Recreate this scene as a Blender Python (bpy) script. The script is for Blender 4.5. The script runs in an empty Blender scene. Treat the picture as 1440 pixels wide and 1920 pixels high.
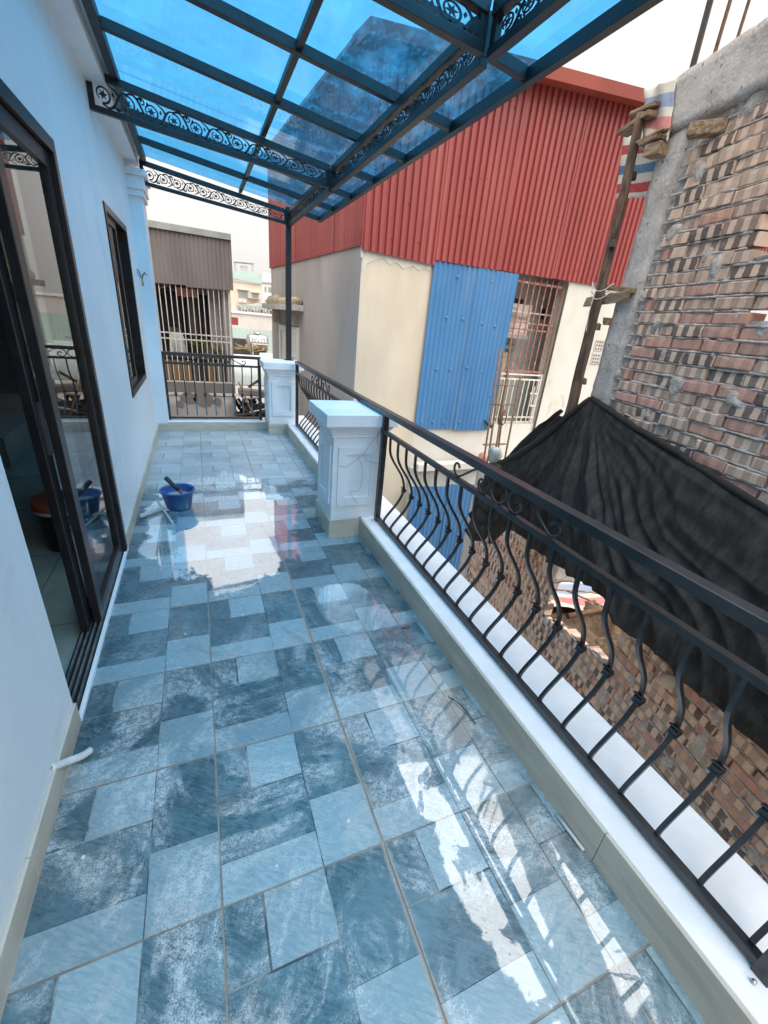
import bpy, bmesh, math, random
from mathutils import Vector, Matrix, noise
random.seed(7)
R = math.radians
SC = bpy.context.scene
COL = SC.collection

# ------------------------------------------------------------------ camera
cam_d = bpy.data.cameras.new('camera')
cam = bpy.data.objects.new('camera', cam_d)
COL.objects.link(cam)
SC.camera = cam
CX = (0.9230371, -0.37452032, 0.08796043)      # right
CU = (0.07906576, 0.40843698, 0.90935573)       # up
CF = (0.37649849, 0.83241442, -0.40661423)      # forward
vx, vu, vf = Vector(CX).normalized(), Vector(CU).normalized(), Vector(CF).normalized()
cam.matrix_world = Matrix(((vx.x, vu.x, -vf.x, 0), (vx.y, vu.y, -vf.y, 0), (vx.z, vu.z, -vf.z, 1.585), (0, 0, 0, 1)))
cam_d.sensor_fit = 'HORIZONTAL'
cam_d.sensor_width = 36.0
cam_d.lens = 790.568 / 1440 * 36.0
cam_d.clip_start = 0.02
cam_d.clip_end = 2000

# ------------------------------------------------------------------ sky and sun (bright overcast)
SUN_EL, SUN_AZ = R(70), R(160)
world = bpy.data.worlds.new('World')
SC.world = world
world.use_nodes = True
nt = world.node_tree
nt.nodes.clear()
sky = nt.nodes.new('ShaderNodeTexSky')
sky.sky_type = 'NISHITA'
sky.sun_disc = False
sky.sun_elevation = SUN_EL
sky.sun_rotation = SUN_AZ
sky.air_density = 1.0
sky.dust_density = 6.0
hs = nt.nodes.new('ShaderNodeHueSaturation')
hs.inputs['Saturation'].default_value = 0.12
bg1 = nt.nodes.new('ShaderNodeBackground')
bg1.inputs['Strength'].default_value = 0.05 * 0.5
bg2 = nt.nodes.new('ShaderNodeBackground')
bg2.inputs['Color'].default_value = (1.0, 0.955, 0.915, 1)
bg2.inputs['Strength'].default_value = 0.250
add = nt.nodes.new('ShaderNodeAddShader')
wo = nt.nodes.new('ShaderNodeOutputWorld')
nt.links.new(sky.outputs[0], hs.inputs['Color'])
nt.links.new(hs.outputs[0], bg1.inputs['Color'])
nt.links.new(bg1.outputs[0], add.inputs[0])
nt.links.new(bg2.outputs[0], add.inputs[1])
nt.links.new(add.outputs[0], wo.inputs['Surface'])

sun_d = bpy.data.lights.new('sun', 'SUN')
sun_d.energy = 1.5
sun_d.angle = R(100)
sun_d.color = (1.0, 0.965, 0.92)
sun = bpy.data.objects.new('sun', sun_d)
COL.objects.link(sun)
sdir = Vector((math.sin(SUN_AZ) * math.cos(SUN_EL), math.cos(SUN_AZ) * math.cos(SUN_EL), math.sin(SUN_EL)))
sun.rotation_euler = (-sdir).to_track_quat('-Z', 'Y').to_euler()
sun.location = (6, -4, 12)

SC.view_settings.view_transform = 'Standard'
SC.view_settings.look = 'None'
SC.view_settings.gamma = 1
SC.view_settings.exposure = 1.72
SC.view_settings.use_curve_mapping = False
SC.cycles.use_denoising = True
SC.cycles.denoising_prefilter = 'ACCURATE'
SC.cycles.denoising_input_passes = 'RGB_ALBEDO_NORMAL'
SC.cycles.max_bounces = 9
SC.cycles.diffuse_bounces = 4
SC.cycles.glossy_bounces = 4
SC.cycles.transmission_bounces = 6
SC.cycles.transparent_max_bounces = 24
SC.cycles.caustics_reflective = False
SC.cycles.caustics_refractive = False

# ------------------------------------------------------------------ helpers
ORG = {}          # world origin of thing roots (unrotated ones)


def origin(p):
    if p is None:
        return Vector((0, 0, 0))
    return ORG.get(p.name, Vector((0, 0, 0)))


def tag(o, label=None, cat=None, group=None, kind=None):
    if label:
        o['label'] = label
    if cat:
        o['category'] = cat
    if group:
        o['group'] = group
    if kind:
        o['kind'] = kind
    return o


def thing(name, label, cat, loc=(0, 0, 0), group=None, rz=0.0, local=False):
    o = bpy.data.objects.new(name, None)
    o.empty_display_size = 0.1
    COL.objects.link(o)
    o.location = loc
    o.rotation_euler = (0, 0, rz)
    tag(o, label, cat, group)
    ORG[o.name] = Vector((0, 0, 0)) if local else Vector(loc)
    return o


class MB:
    """collects geometry; build() links it as one mesh object"""

    def __init__(s):
        s.v, s.f, s.m, s.sm = [], [], [], []
        s.uv = {}

    def box(s, x0, x1, y0, y1, z0, z1, m=0):
        b = len(s.v)
        s.v += [(x0, y0, z0), (x1, y0, z0), (x1, y1, z0), (x0, y1, z0), (x0, y0, z1), (x1, y0, z1), (x1, y1, z1), (x0, y1, z1)]
        for q in ((0, 3, 2, 1), (4, 5, 6, 7), (0, 1, 5, 4), (1, 2, 6, 5), (2, 3, 7, 6), (3, 0, 4, 7)):
            s.f.append(tuple(b + i for i in q)); s.m.append(m); s.sm.append(False)
        return s

    def bar(s, p, q, w, h, up=(0, 0, 1), m=0):
        """square bar from p to q, w across, h along up"""
        p, q = Vector(p), Vector(q)
        d = (q - p).normalized()
        upv = Vector(up)
        side = d.cross(upv)
        if side.length < 1e-4:
            side = d.cross(Vector((1, 0, 0)))
        side.normalize()
        u2 = side.cross(d).normalized()
        b = len(s.v)
        for c in (p, q):
            for a, e in ((-1, -1), (1, -1), (1, 1), (-1, 1)):
                s.v.append(tuple(c + side * (a * w / 2) + u2 * (e * h / 2)))
        for f in ((0, 1, 2, 3), (7, 6, 5, 4), (0, 4, 5, 1), (1, 5, 6, 2), (2, 6, 7, 3), (3, 7, 4, 0)):
            s.f.append(tuple(b + i for i in f)); s.m.append(m); s.sm.append(False)
        return s

    def tube(s, pts, r, n=8, m=0, cap=True, smooth=True, up=None, square=False):
        pts = [Vector(p) for p in pts]
        rr = r if isinstance(r, (list, tuple)) else [r] * len(pts)
        b = len(s.v)
        ref = Vector(up) if up else None
        for i, p in enumerate(pts):
            d = (pts[min(i + 1, len(pts) - 1)] - pts[max(i - 1, 0)])
            if d.length < 1e-9:
                d = Vector((0, 0, 1))
            d.normalize()
            if ref is None:
                ref = Vector((0, 0, 1)) if abs(d.z) < 0.9 else Vector((1, 0, 0))
            a = d.cross(ref)
            if a.length < 1e-5:
                a = d.orthogonal()
            a.normalize()
            c = a.cross(d).normalized()
            if not up:
                ref = c
            for k in range(n):
                t = 2 * math.pi * (k + (0.5 if square else 0)) / n
                s.v.append(tuple(p + (a * math.cos(t) + c * math.sin(t)) * rr[i]))
        for i in range(len(pts) - 1):
            for k in range(n):
                k2 = (k + 1) % n
                s.f.append((b + i * n + k, b + i * n + k2, b + (i + 1) * n + k2, b + (i + 1) * n + k))
                s.m.append(m); s.sm.append(smooth)
        if cap:
            s.f.append(tuple(b + k for k in reversed(range(n)))); s.m.append(m); s.sm.append(False)
            e = b + (len(pts) - 1) * n
            s.f.append(tuple(e + k for k in range(n))); s.m.append(m); s.sm.append(False)
        return s

    def lathe(s, prof, c=(0, 0, 0), n=32, m=0, smooth=True, axis='z'):
        b = len(s.v)
        for r, z in prof:
            for k in range(n):
                t = 2 * math.pi * k / n
                if axis == 'z':
                    s.v.append((c[0] + r * math.cos(t), c[1] + r * math.sin(t), c[2] + z))
                else:
                    s.v.append((c[0] + z, c[1] + r * math.cos(t), c[2] + r * math.sin(t)))
        for i in range(len(prof) - 1):
            for k in range(n):
                k2 = (k + 1) % n
                q = (b + i * n + k, b + i * n + k2, b + (i + 1) * n + k2, b + (i + 1) * n + k)
                s.f.append(q); s.m.append(m); s.sm.append(smooth)
        return s

    def ribbon(s, pts, w, place, th=0.004, m=0):
        """flat strip of width w along 2D pts; place(a,b,c)->xyz"""
        b = len(s.v)
        n = len(pts)
        for i in range(n):
            p0, p1 = pts[max(i - 1, 0)], pts[min(i + 1, n - 1)]
            dx, dy = p1[0] - p0[0], p1[1] - p0[1]
            L = math.hypot(dx, dy) or 1
            nx, ny = -dy / L, dx / L
            ww = w[i] if isinstance(w, (list, tuple)) else w
            for sg, c in ((1, th / 2), (-1, th / 2), (-1, -th / 2), (1, -th / 2)):
                s.v.append(tuple(place(pts[i][0] + nx * sg * ww / 2, pts[i][1] + ny * sg * ww / 2, c)))
        for i in range(n - 1):
            for k in range(4):
                k2 = (k + 1) % 4
                s.f.append((b + i * 4 + k, b + i * 4 + k2, b + (i + 1) * 4 + k2, b + (i + 1) * 4 + k)); s.m.append(m); s.sm.append(False)
        s.f.append((b + 3, b + 2, b + 1, b)); s.m.append(m); s.sm.append(False)
        e = b + (n - 1) * 4
        s.f.append((e, e + 1, e + 2, e + 3)); s.m.append(m); s.sm.append(False)
        return s

    def poly(s, pts, place, th=0.004, m=0):
        """extruded flat 2D polygon"""
        n = len(pts)
        b = len(s.v)
        for c in (th / 2, -th / 2):
            for p in pts:
                s.v.append(tuple(place(p[0], p[1], c)))
        s.f.append(tuple(range(b, b + n))); s.m.append(m); s.sm.append(False)
        s.f.append(tuple(reversed(range(b + n, b + 2 * n)))); s.m.append(m); s.sm.append(False)
        for i in range(n):
            j = (i + 1) % n
            s.f.append((b + j, b + i, b + n + i, b + n + j)); s.m.append(m); s.sm.append(False)
        return s

    def quad(s, a, b_, c, d, m=0, smooth=False):
        b = len(s.v)
        s.v += [tuple(a), tuple(b_), tuple(c), tuple(d)]
        s.f.append((b, b + 1, b + 2, b + 3)); s.m.append(m); s.sm.append(smooth)
        return s

    def grid(s, fn, nu, nv, m=0, smooth=True, flip=False):
        b = len(s.v)
        for j in range(nv + 1):
            for i in range(nu + 1):
                s.v.append(tuple(fn(i / nu, j / nv)))
                s.uv[len(s.v) - 1] = (i / nu, j / nv)
        for j in range(nv):
            for i in range(nu):
                a = b + j * (nu + 1) + i
                q = (a, a + 1, a + nu + 2, a + nu + 1)
                if flip:
                    q = q[::-1]
                s.f.append(q); s.m.append(m); s.sm.append(smooth)
        return s

    def mesh(s, name, mats, off=Vector((0, 0, 0))):
        me = bpy.data.meshes.new(name)
        if off.length > 0:
            vs = [(x - off.x, y - off.y, z - off.z) for x, y, z in s.v]
        else:
            vs = s.v
        me.from_pydata(vs, [], s.f)
        for mt in (mats if isinstance(mats, (list, tuple)) else [mats]):
            me.materials.append(mt)
        me.polygons.foreach_set('material_index', s.m)
        me.polygons.foreach_set('use_smooth', s.sm)
        if s.uv:
            ul = me.uv_layers.new(name='UVMap')
            for li, l in enumerate(me.loops):
                ul.data[li].uv = s.uv.get(l.vertex_index, (0, 0))
        me.update()
        return me

    def build(s, name, mats, parent=None, solid=0.0, bevel=0.0):
        me = s.mesh(name, mats, origin(parent))
        o = bpy.data.objects.new(name, me)
        COL.objects.link(o)
        if parent is not None:
            o.parent = parent
            ORG[o.name] = origin(parent)
        if bevel:
            md = o.modifiers.new('bevel', 'BEVEL')
            md.width = bevel; md.segments = 2; md.limit_method = 'ANGLE'
        if solid:
            md = o.modifiers.new('solid', 'SOLIDIFY')
            md.thickness = solid
        return o


def inst(name, me, parent, loc=(0, 0, 0), rot=(0, 0, 0), scale=(1, 1, 1)):
    o = bpy.data.objects.new(name, me)
    COL.objects.link(o)
    o.parent = parent
    o.location = Vector(loc) - origin(parent)
    o.rotation_euler = rot
    o.scale = scale
    return o


def catmull(pts, n=8, closed=False):
    P = [Vector(p) for p in pts]
    out = []
    m = len(P)
    rng = range(m if closed else m - 1)
    for i in rng:
        p0 = P[(i - 1) % m] if (closed or i > 0) else P[0] * 2 - P[1]
        p1, p2 = P[i], P[(i + 1) % m]
        p3 = P[(i + 2) % m] if (closed or i + 2 < m) else P[-1] * 2 - P[-2]
        for k in range(n):
            t = k / n
            out.append(0.5 * ((2 * p1) + (p2 - p0) * t + (2 * p0 - 5 * p1 + 4 * p2 - p3) * t * t + (3 * p1 - p0 - 3 * p2 + p3) * t ** 3))
    if not closed:
        out.append(P[-1])
    return out


def nz(x, y, z=0.0, s=1.0):
    return noise.noise(Vector((x * s, y * s, z * s)))


# ------------------------------------------------------------------ materials
class NT:
    def __init__(s, name):
        s.mat = bpy.data.materials.new(name)
        s.mat.use_nodes = True
        s.t = s.mat.node_tree
        s.t.nodes.clear()
        s.out = s.t.nodes.new('ShaderNodeOutputMaterial')

    def n(s, typ, **kw):
        nd = s.t.nodes.new('ShaderNode' + typ)
        for k, v in kw.items():
            setattr(nd, k, v)
        return nd

    def l(s, a, b):
        s.t.links.new(a, b)

    def inp(s, sock, val):
        if hasattr(val, 'is_output'):
            s.l(val, sock)
        elif isinstance(val, tuple) and len(val) == 3 and sock.type == 'RGBA':
            sock.default_value = (*val, 1)
        else:
            sock.default_value = val

    def pos(s):
        return s.n('NewGeometry').outputs['Position']

    def obj(s):
        return s.n('TexCoord').outputs['Object']

    def mapping(s, vec, scale=(1, 1, 1), loc=(0, 0, 0), rot=(0, 0, 0)):
        m = s.n('Mapping')
        s.l(vec, m.inputs['Vector'])
        m.inputs['Scale'].default_value = scale
        m.inputs['Location'].default_value = loc
        m.inputs['Rotation'].default_value = rot
        return m.outputs[0]

    def noise(s, vec, scale, detail=4, rough=0.55, dist=0.0, dim='3D'):
        n = s.n('TexNoise')
        s.l(vec, n.inputs['Vector'])
        n.inputs['Scale'].default_value = scale
        n.inputs['Detail'].default_value = detail
        n.inputs['Roughness'].default_value = rough
        n.inputs['Distortion'].default_value = dist
        return n.outputs['Fac']

    def ramp(s, fac, a, b, lo=0.0, hi=1.0):
        """smooth remap of fac from [a,b] to [lo,hi]"""
        m = s.n('MapRange', interpolation_type='SMOOTHSTEP')
        s.l(fac, m.inputs['Value'])
        m.inputs['From Min'].default_value = a
        m.inputs['From Max'].default_value = b
        m.inputs['To Min'].default_value = lo
        m.inputs['To Max'].default_value = hi
        return m.outputs['Result']

    def math(s, op, a, b=0.0, c=0.0):
        m = s.n('Math', operation=op)
        for i, v in enumerate((a, b, c)):
            if hasattr(v, 'is_output'):
                s.l(v, m.inputs[i])
            else:
                m.inputs[i].default_value = v
        return m.outputs[0]

    def mix(s, fac, a, b, typ='MIX'):
        m = s.n('MixRGB', blend_type=typ)
        s.inp(m.inputs['Fac'], fac)
        s.inp(m.inputs['Color1'], a)
        s.inp(m.inputs['Color2'], b)
        return m.outputs[0]

    def bump(s, h, strength=0.3, dist=0.01):
        b = s.n('Bump')
        s.l(h, b.inputs['Height'])
        b.inputs['Strength'].default_value = strength
        b.inputs['Distance'].default_value = dist
        return b.outputs[0]

    def bsdf(s, col, rough=0.6, metal=0.0, spec=0.5, normal=None):
        p = s.n('BsdfPrincipled')
        s.inp(p.inputs['Base Color'], col)
        s.inp(p.inputs['Roughness'], rough)
        s.inp(p.inputs['Metallic'], metal)
        s.inp(p.inputs['Specular IOR Level'], spec)
        if normal is not None:
            s.l(normal, p.inputs['Normal'])
        s.l(p.outputs[0], s.out.inputs['Surface'])
        return p

    def xyz(s, vec):
        m = s.n('SeparateXYZ')
        s.l(vec, m.inputs[0])
        return m.outputs


def pm(name, c1, c2=None, scale=3.0, rough=0.6, bump=0.15, bscale=60.0, metal=0.0, spec=0.5, lo=0.35, hi=0.65, detail=6,
       stain=None, sscale=1.2, slo=0.55, shi=0.75, stretch=(1, 1, 1), bdist=0.004, objc=False, drip=None, dlo=0.56, dhi=0.78, dscale=5.0):
    """plain procedural surface: two tones by noise, optional stain tone, fine relief"""
    m = NT(name)
    vec = m.mapping(m.obj() if objc else m.pos(), stretch)
    c = c1
    if c2:
        c = m.mix(m.ramp(m.noise(vec, scale, detail), lo, hi), c1, c2)
    if stain:
        c = m.mix(m.ramp(m.noise(vec, sscale, 5, 0.65, 0.6), slo, shi), c, stain)
    if drip:          # runs of dirt or rust down the face
        c = m.mix(m.ramp(m.noise(m.mapping(m.pos(), (1, 1, 0.06)), dscale, 5, 0.7), dlo, dhi, 0, 0.7), c, drip)
    nrm = m.bump(m.noise(vec, bscale, 3), bump, bdist) if bump else None
    m.bsdf(c, rough, metal, spec, nrm)
    return m.mat


M = {}
# painted house wall, white with a faint blue tint, roller texture and slight damp patches
M['wall'] = pm('pale_blue_wall_paint', (0.79, 0.84, 0.87), (0.71, 0.775, 0.815), 1.1, 0.5, 0.5, 75, bdist=0.003, stain=(0.63, 0.70, 0.74), sscale=2.6, slo=0.55, shi=0.75, drip=(0.80, 0.86, 0.89), dlo=0.50, dhi=0.72, dscale=4.0)
M['white'] = pm('white_pillar_paint', (0.85, 0.865, 0.88), (0.78, 0.80, 0.82), 5, 0.5, 0.2, 90, stain=(0.55, 0.56, 0.56), sscale=7, slo=0.64, shi=0.78)
M['curb_white'] = pm('white_curb_plaster', (0.84, 0.83, 0.84), (0.77, 0.76, 0.76), 6, 0.6, 0.25, 90, stain=(0.5, 0.49, 0.47), sscale=9, slo=0.72, shi=0.8)
M['clad'] = pm('beige_skirting_tile', (0.56, 0.51, 0.42), (0.46, 0.42, 0.345), 4, 0.35, 0.08, 80, stain=(0.38, 0.36, 0.31), sscale=3, stretch=(1, 1, 4))
M['iron'] = pm('black_painted_iron', (0.010, 0.012, 0.015), (0.024, 0.026, 0.029), 14, 0.33, 0.12, 160, spec=0.7, stain=(0.20, 0.20, 0.20), sscale=26, slo=0.72, shi=0.80)
M['steel'] = pm('dark_canopy_steel', (0.007, 0.009, 0.012), (0.014, 0.017, 0.021), 10, 0.45, 0.1, 140)
M['alu'] = pm('brown_black_aluminium', (0.013, 0.012, 0.013), (0.022, 0.019, 0.021), 12, 0.35, 0.05, 200, metal=0.2)
M['track'] = pm('worn_track_metal', (0.30, 0.29, 0.28), (0.16, 0.155, 0.15), 20, 0.4, 0.1, metal=0.5)
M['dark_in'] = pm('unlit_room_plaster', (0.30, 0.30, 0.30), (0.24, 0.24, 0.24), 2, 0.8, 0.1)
M['chrome'] = pm('steel_bolt', (0.55, 0.52, 0.45), None, rough=0.35, metal=0.9, bump=0)
M['rust'] = pm('rusty_rebar', (0.20, 0.12, 0.07), (0.12, 0.07, 0.045), 30, 0.8, 0.5, 150)
M['redpaint'] = pm('red_painted_bars', (0.30, 0.10, 0.08), (0.42, 0.22, 0.19), 18, 0.6, 0.2, 100, stain=(0.62, 0.55, 0.50), sscale=9, slo=0.6, shi=0.72)
M['whitepaint'] = pm('chipped_white_bars', (0.72, 0.69, 0.64), (0.60, 0.55, 0.48), 14, 0.6, 0.2, 100, stain=(0.30, 0.19, 0.12), sscale=12, slo=0.62, shi=0.75)
def concrete_mat():
    m = NT('raw_concrete')
    pos = m.pos()
    c = m.mix(m.ramp(m.noise(pos, 6, 8, 0.7), 0.35, 0.65), (0.58, 0.545, 0.52), (0.41, 0.38, 0.36))
    c = m.mix(m.ramp(m.noise(pos, 70, 4, 0.7), 0.42, 0.66, 0, 0.8), c, (0.68, 0.645, 0.615))
    v = m.n('TexVoronoi')
    m.l(m.mapping(pos, (1, 1, .7)), v.inputs['Vector'])
    v.inputs['Scale'].default_value = 26
    pit = m.math('MULTIPLY', m.ramp(v.outputs['Distance'], 0.10, 0.20, 1, 0), m.math('GREATER_THAN', m.xyz(v.outputs['Color'])[0], 0.72))
    c = m.mix(m.math('MULTIPLY', pit, 0.75), c, (0.16, 0.14, 0.13))
    h = m.math('SUBTRACT', m.math('ADD', m.noise(pos, 42, 6, 0.75), m.math('MULTIPLY', m.noise(pos, 11, 4), 1.5)), pit)
    m.bsdf(c, 0.92, 0, 0.3, m.bump(h, 0.8, 0.012))
    return m.mat


M['concrete'] = concrete_mat()
M['mortar'] = pm('grey_mortar', (0.60, 0.56, 0.52), (0.42, 0.385, 0.355), 22, 0.95, 0.9, 90, bdist=0.012)
M['wood'] = pm('weathered_plank', (0.42, 0.30, 0.19), (0.22, 0.145, 0.085), 5, 0.85, 0.8, 40, stretch=(2, 14, 14), objc=True, lo=0.4, hi=0.6, stain=(0.48, 0.44, 0.38), sscale=2, slo=0.58, shi=0.7, bdist=0.006)
M['log'] = pm('timber_prop_bark', (0.17, 0.11, 0.075), (0.07, 0.047, 0.035), 26, 0.85, 1.0, 60, stain=(0.30, 0.22, 0.15), sscale=12, stretch=(1, 1, 0.16), bdist=0.016, lo=0.42, hi=0.58)
M['beige'] = pm('beige_plaster', (0.63, 0.565, 0.455), (0.55, 0.49, 0.39), 1.8, 0.85, 0.3, 50, stain=(0.50, 0.44, 0.35), sscale=1.4, stretch=(1, 1, 0.4), drip=(0.46, 0.36, 0.24), dlo=0.60, dhi=0.80, dscale=4)
M['greyplaster'] = pm('grey_cement_render', (0.40, 0.375, 0.36), (0.335, 0.31, 0.30), 1.4, 0.9, 0.25, 40, stain=(0.46, 0.44, 0.43), sscale=0.9, stretch=(1, 1, 0.35), drip=(0.27, 0.245, 0.235), dlo=0.56, dhi=0.8, dscale=3)
M['whitewash'] = pm('flaking_whitewash', (0.66, 0.645, 0.60), (0.59, 0.57, 0.51), 2.0, 0.85, 0.3, 40, stain=(0.50, 0.47, 0.40), sscale=1.8, slo=0.56, shi=0.76, stretch=(1, 1, 0.5), drip=(0.44, 0.40, 0.32), dlo=0.58, dhi=0.8)
M['bluegrey'] = pm('blue_grey_plaster', (0.50, 0.55, 0.56), (0.56, 0.56, 0.53), 1.2, 0.85, 0.2, 40, stain=(0.30, 0.30, 0.29), sscale=1.4)
M['red_sheet'] = pm('red_metal_sheet', (0.31, 0.052, 0.047), (0.26, 0.044, 0.041), 1.5, 0.45, 0.05, 60, stain=(0.23, 0.055, 0.05), sscale=2.2, slo=0.55, shi=0.8, stretch=(1, 1, 0.3), drip=(0.39, 0.11, 0.095), dlo=0.5, dhi=0.78, dscale=4)
M['red_cap'] = pm('red_ridge_capping', (0.40, 0.10, 0.075), (0.33, 0.08, 0.065), 2, 0.5, 0.05, 60)
M['blue_sheet'] = pm('blue_metal_sheet', (0.050, 0.175, 0.385), (0.062, 0.205, 0.43), 1.7, 0.4, 0.05, 60, stain=(0.10, 0.20, 0.34), sscale=2.4, stretch=(1, 1, 0.35), drip=(0.13, 0.27, 0.45), dlo=0.50, dhi=0.76, dscale=5)
M['grey_sheet'] = pm('grey_brown_cement_sheet', (0.205, 0.175, 0.165), (0.165, 0.14, 0.135), 3, 0.75, 0.15, 60, stretch=(1, 1, 0.3))
M['green_sheet'] = pm('haze_pale_green_sheet', (0.46, 0.58, 0.53), (0.41, 0.53, 0.49), 1, 0.6, 0.05, 30)  # green kept pale: the fading of distant haze is put into the colour
M['pale_cap'] = pm('grey_green_flashing', (0.33, 0.345, 0.32), (0.27, 0.285, 0.27), 5, 0.6, 0.1)
M['dirt'] = pm('brown_dirt', (0.17, 0.115, 0.07), (0.085, 0.055, 0.035), 6, 0.95, 1.0, 24, stain=(0.24, 0.17, 0.11), sscale=4, bdist=0.03)
M['ground'] = pm('dusty_ground', (0.30, 0.27, 0.23), (0.22, 0.20, 0.17), 1.5, 0.95, 0.6, 12, bdist=0.03)
M['cream'] = pm('haze_pale_cream_plaster', (0.72, 0.62, 0.50), (0.66, 0.57, 0.46), 0.3, 0.8, 0)  # distant cream paled in the colour itself, standing in for haze
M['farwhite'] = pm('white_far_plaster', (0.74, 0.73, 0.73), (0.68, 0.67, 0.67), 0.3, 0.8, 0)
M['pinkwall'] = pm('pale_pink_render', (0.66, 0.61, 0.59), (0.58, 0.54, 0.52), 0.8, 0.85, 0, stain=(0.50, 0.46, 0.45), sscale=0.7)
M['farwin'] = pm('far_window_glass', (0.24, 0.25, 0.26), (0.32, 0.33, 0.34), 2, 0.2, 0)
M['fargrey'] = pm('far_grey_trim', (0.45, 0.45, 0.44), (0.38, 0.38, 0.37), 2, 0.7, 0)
M['stainless'] = pm('stainless_tank', (0.50, 0.485, 0.46), (0.40, 0.375, 0.345), 2, 0.30, 0.05, 30, metal=0.9)
M['inktext'] = pm('dark_print', (0.12, 0.12, 0.16), None, bump=0, rough=0.6)
M['black_cloth'] = pm('black_cloth', (0.010, 0.010, 0.012), (0.02, 0.02, 0.022), 9, 0.95, 0.4, 90)
M['navy_cloth'] = pm('navy_cloth', (0.012, 0.016, 0.03), (0.02, 0.024, 0.04), 9, 0.95, 0.4, 90)
M['brown_cloth'] = pm('brown_cloth', (0.13, 0.10, 0.085), (0.10, 0.08, 0.065), 9, 0.95, 0.4, 90)
M['white_cloth'] = pm('white_cloth', (0.66, 0.64, 0.61), (0.52, 0.50, 0.48), 9, 0.95, 0.4, 90)
M['pink_cloth'] = pm('pink_cloth', (0.60, 0.25, 0.22), (0.66, 0.36, 0.32), 20, 0.95, 0.3, 90)
M['bucket_blue'] = pm('blue_plastic', (0.012, 0.085, 0.25), (0.016, 0.10, 0.29), 6, 0.35, 0.1, 60, stain=(0.10, 0.17, 0.28), sscale=14, slo=0.66, shi=0.8)
M['black_rubber'] = pm('black_rubber', (0.014, 0.014, 0.015), (0.025, 0.025, 0.026), 20, 0.55, 0.3, 120)
M['red_plastic'] = pm('red_plastic', (0.42, 0.06, 0.05), (0.36, 0.05, 0.045), 10, 0.4, 0.05)
M['pvc'] = pm('grey_pvc', (0.40, 0.45, 0.46), (0.34, 0.39, 0.40), 12, 0.4, 0.08, 60)
M['white_pvc'] = pm('white_pvc', (0.72, 0.73, 0.73), (0.58, 0.59, 0.58), 16, 0.45, 0.1, 60)
M['strip'] = pm('pale_aluminium_strip', (0.62, 0.62, 0.60), (0.52, 0.52, 0.50), 20, 0.4, 0.05, metal=0.4)
M['lid_red'] = pm('red_bucket_lid', (0.36, 0.07, 0.03), None, rough=0.4, bump=0)
M['pail_dark'] = pm('dark_pail', (0.02, 0.02, 0.022), None, rough=0.4, bump=0)
M['pail_cream'] = pm('cream_pail_rim', (0.5, 0.5, 0.44), None, rough=0.5, bump=0)
M['wire'] = pm('thin_dark_wire', (0.03, 0.028, 0.03), None, rough=0.6, bump=0)
M['orange'] = pm('orange_wire_tip', (0.55, 0.28, 0.08), None, rough=0.6, bump=0)
M['tin'] = pm('pale_roof_sheet', (0.62, 0.68, 0.66), (0.54, 0.60, 0.58), 2, 0.6, 0.1)
M['leaf'] = pm('bush_leaf', (0.055, 0.10, 0.018), (0.12, 0.16, 0.03), 12, 0.6, 0)
M['leaf_dry'] = pm('dry_leaf', (0.24, 0.16, 0.07), (0.30, 0.22, 0.11), 12, 0.7, 0)
M['box_wood'] = pm('varnished_board', (0.26, 0.15, 0.065), (0.19, 0.11, 0.05), 4, 0.6, 0.1, stretch=(4, 1, 0.5))
M['box_dark'] = pm('dark_board', (0.045, 0.038, 0.034), (0.07, 0.058, 0.05), 4, 0.7, 0.1)
M['moss'] = pm('mossy_plaster', (0.46, 0.40, 0.28), (0.27, 0.23, 0.15), 8, 0.95, 0.8, 30, bdist=0.02)
M['ac'] = pm('cream_air_conditioner', (0.70, 0.62, 0.55), (0.63, 0.56, 0.50), 3, 0.5, 0.05)
M['green_alu'] = pm('white_window_frame', (0.72, 0.73, 0.70), (0.64, 0.65, 0.62), 3, 0.5, 0.05)
M['pane_white'] = pm('frosted_window_pane', (0.52, 0.55, 0.53), (0.47, 0.50, 0.48), 2, 0.25, 0.02)
M['plastic_bag'] = pm('clear_plastic_bag', (0.42, 0.43, 0.40), (0.30, 0.31, 0.29), 25, 0.25, 0.5, 30)


PIT_, TX_, TY_ = 0.505, -0.568, 0.725


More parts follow.
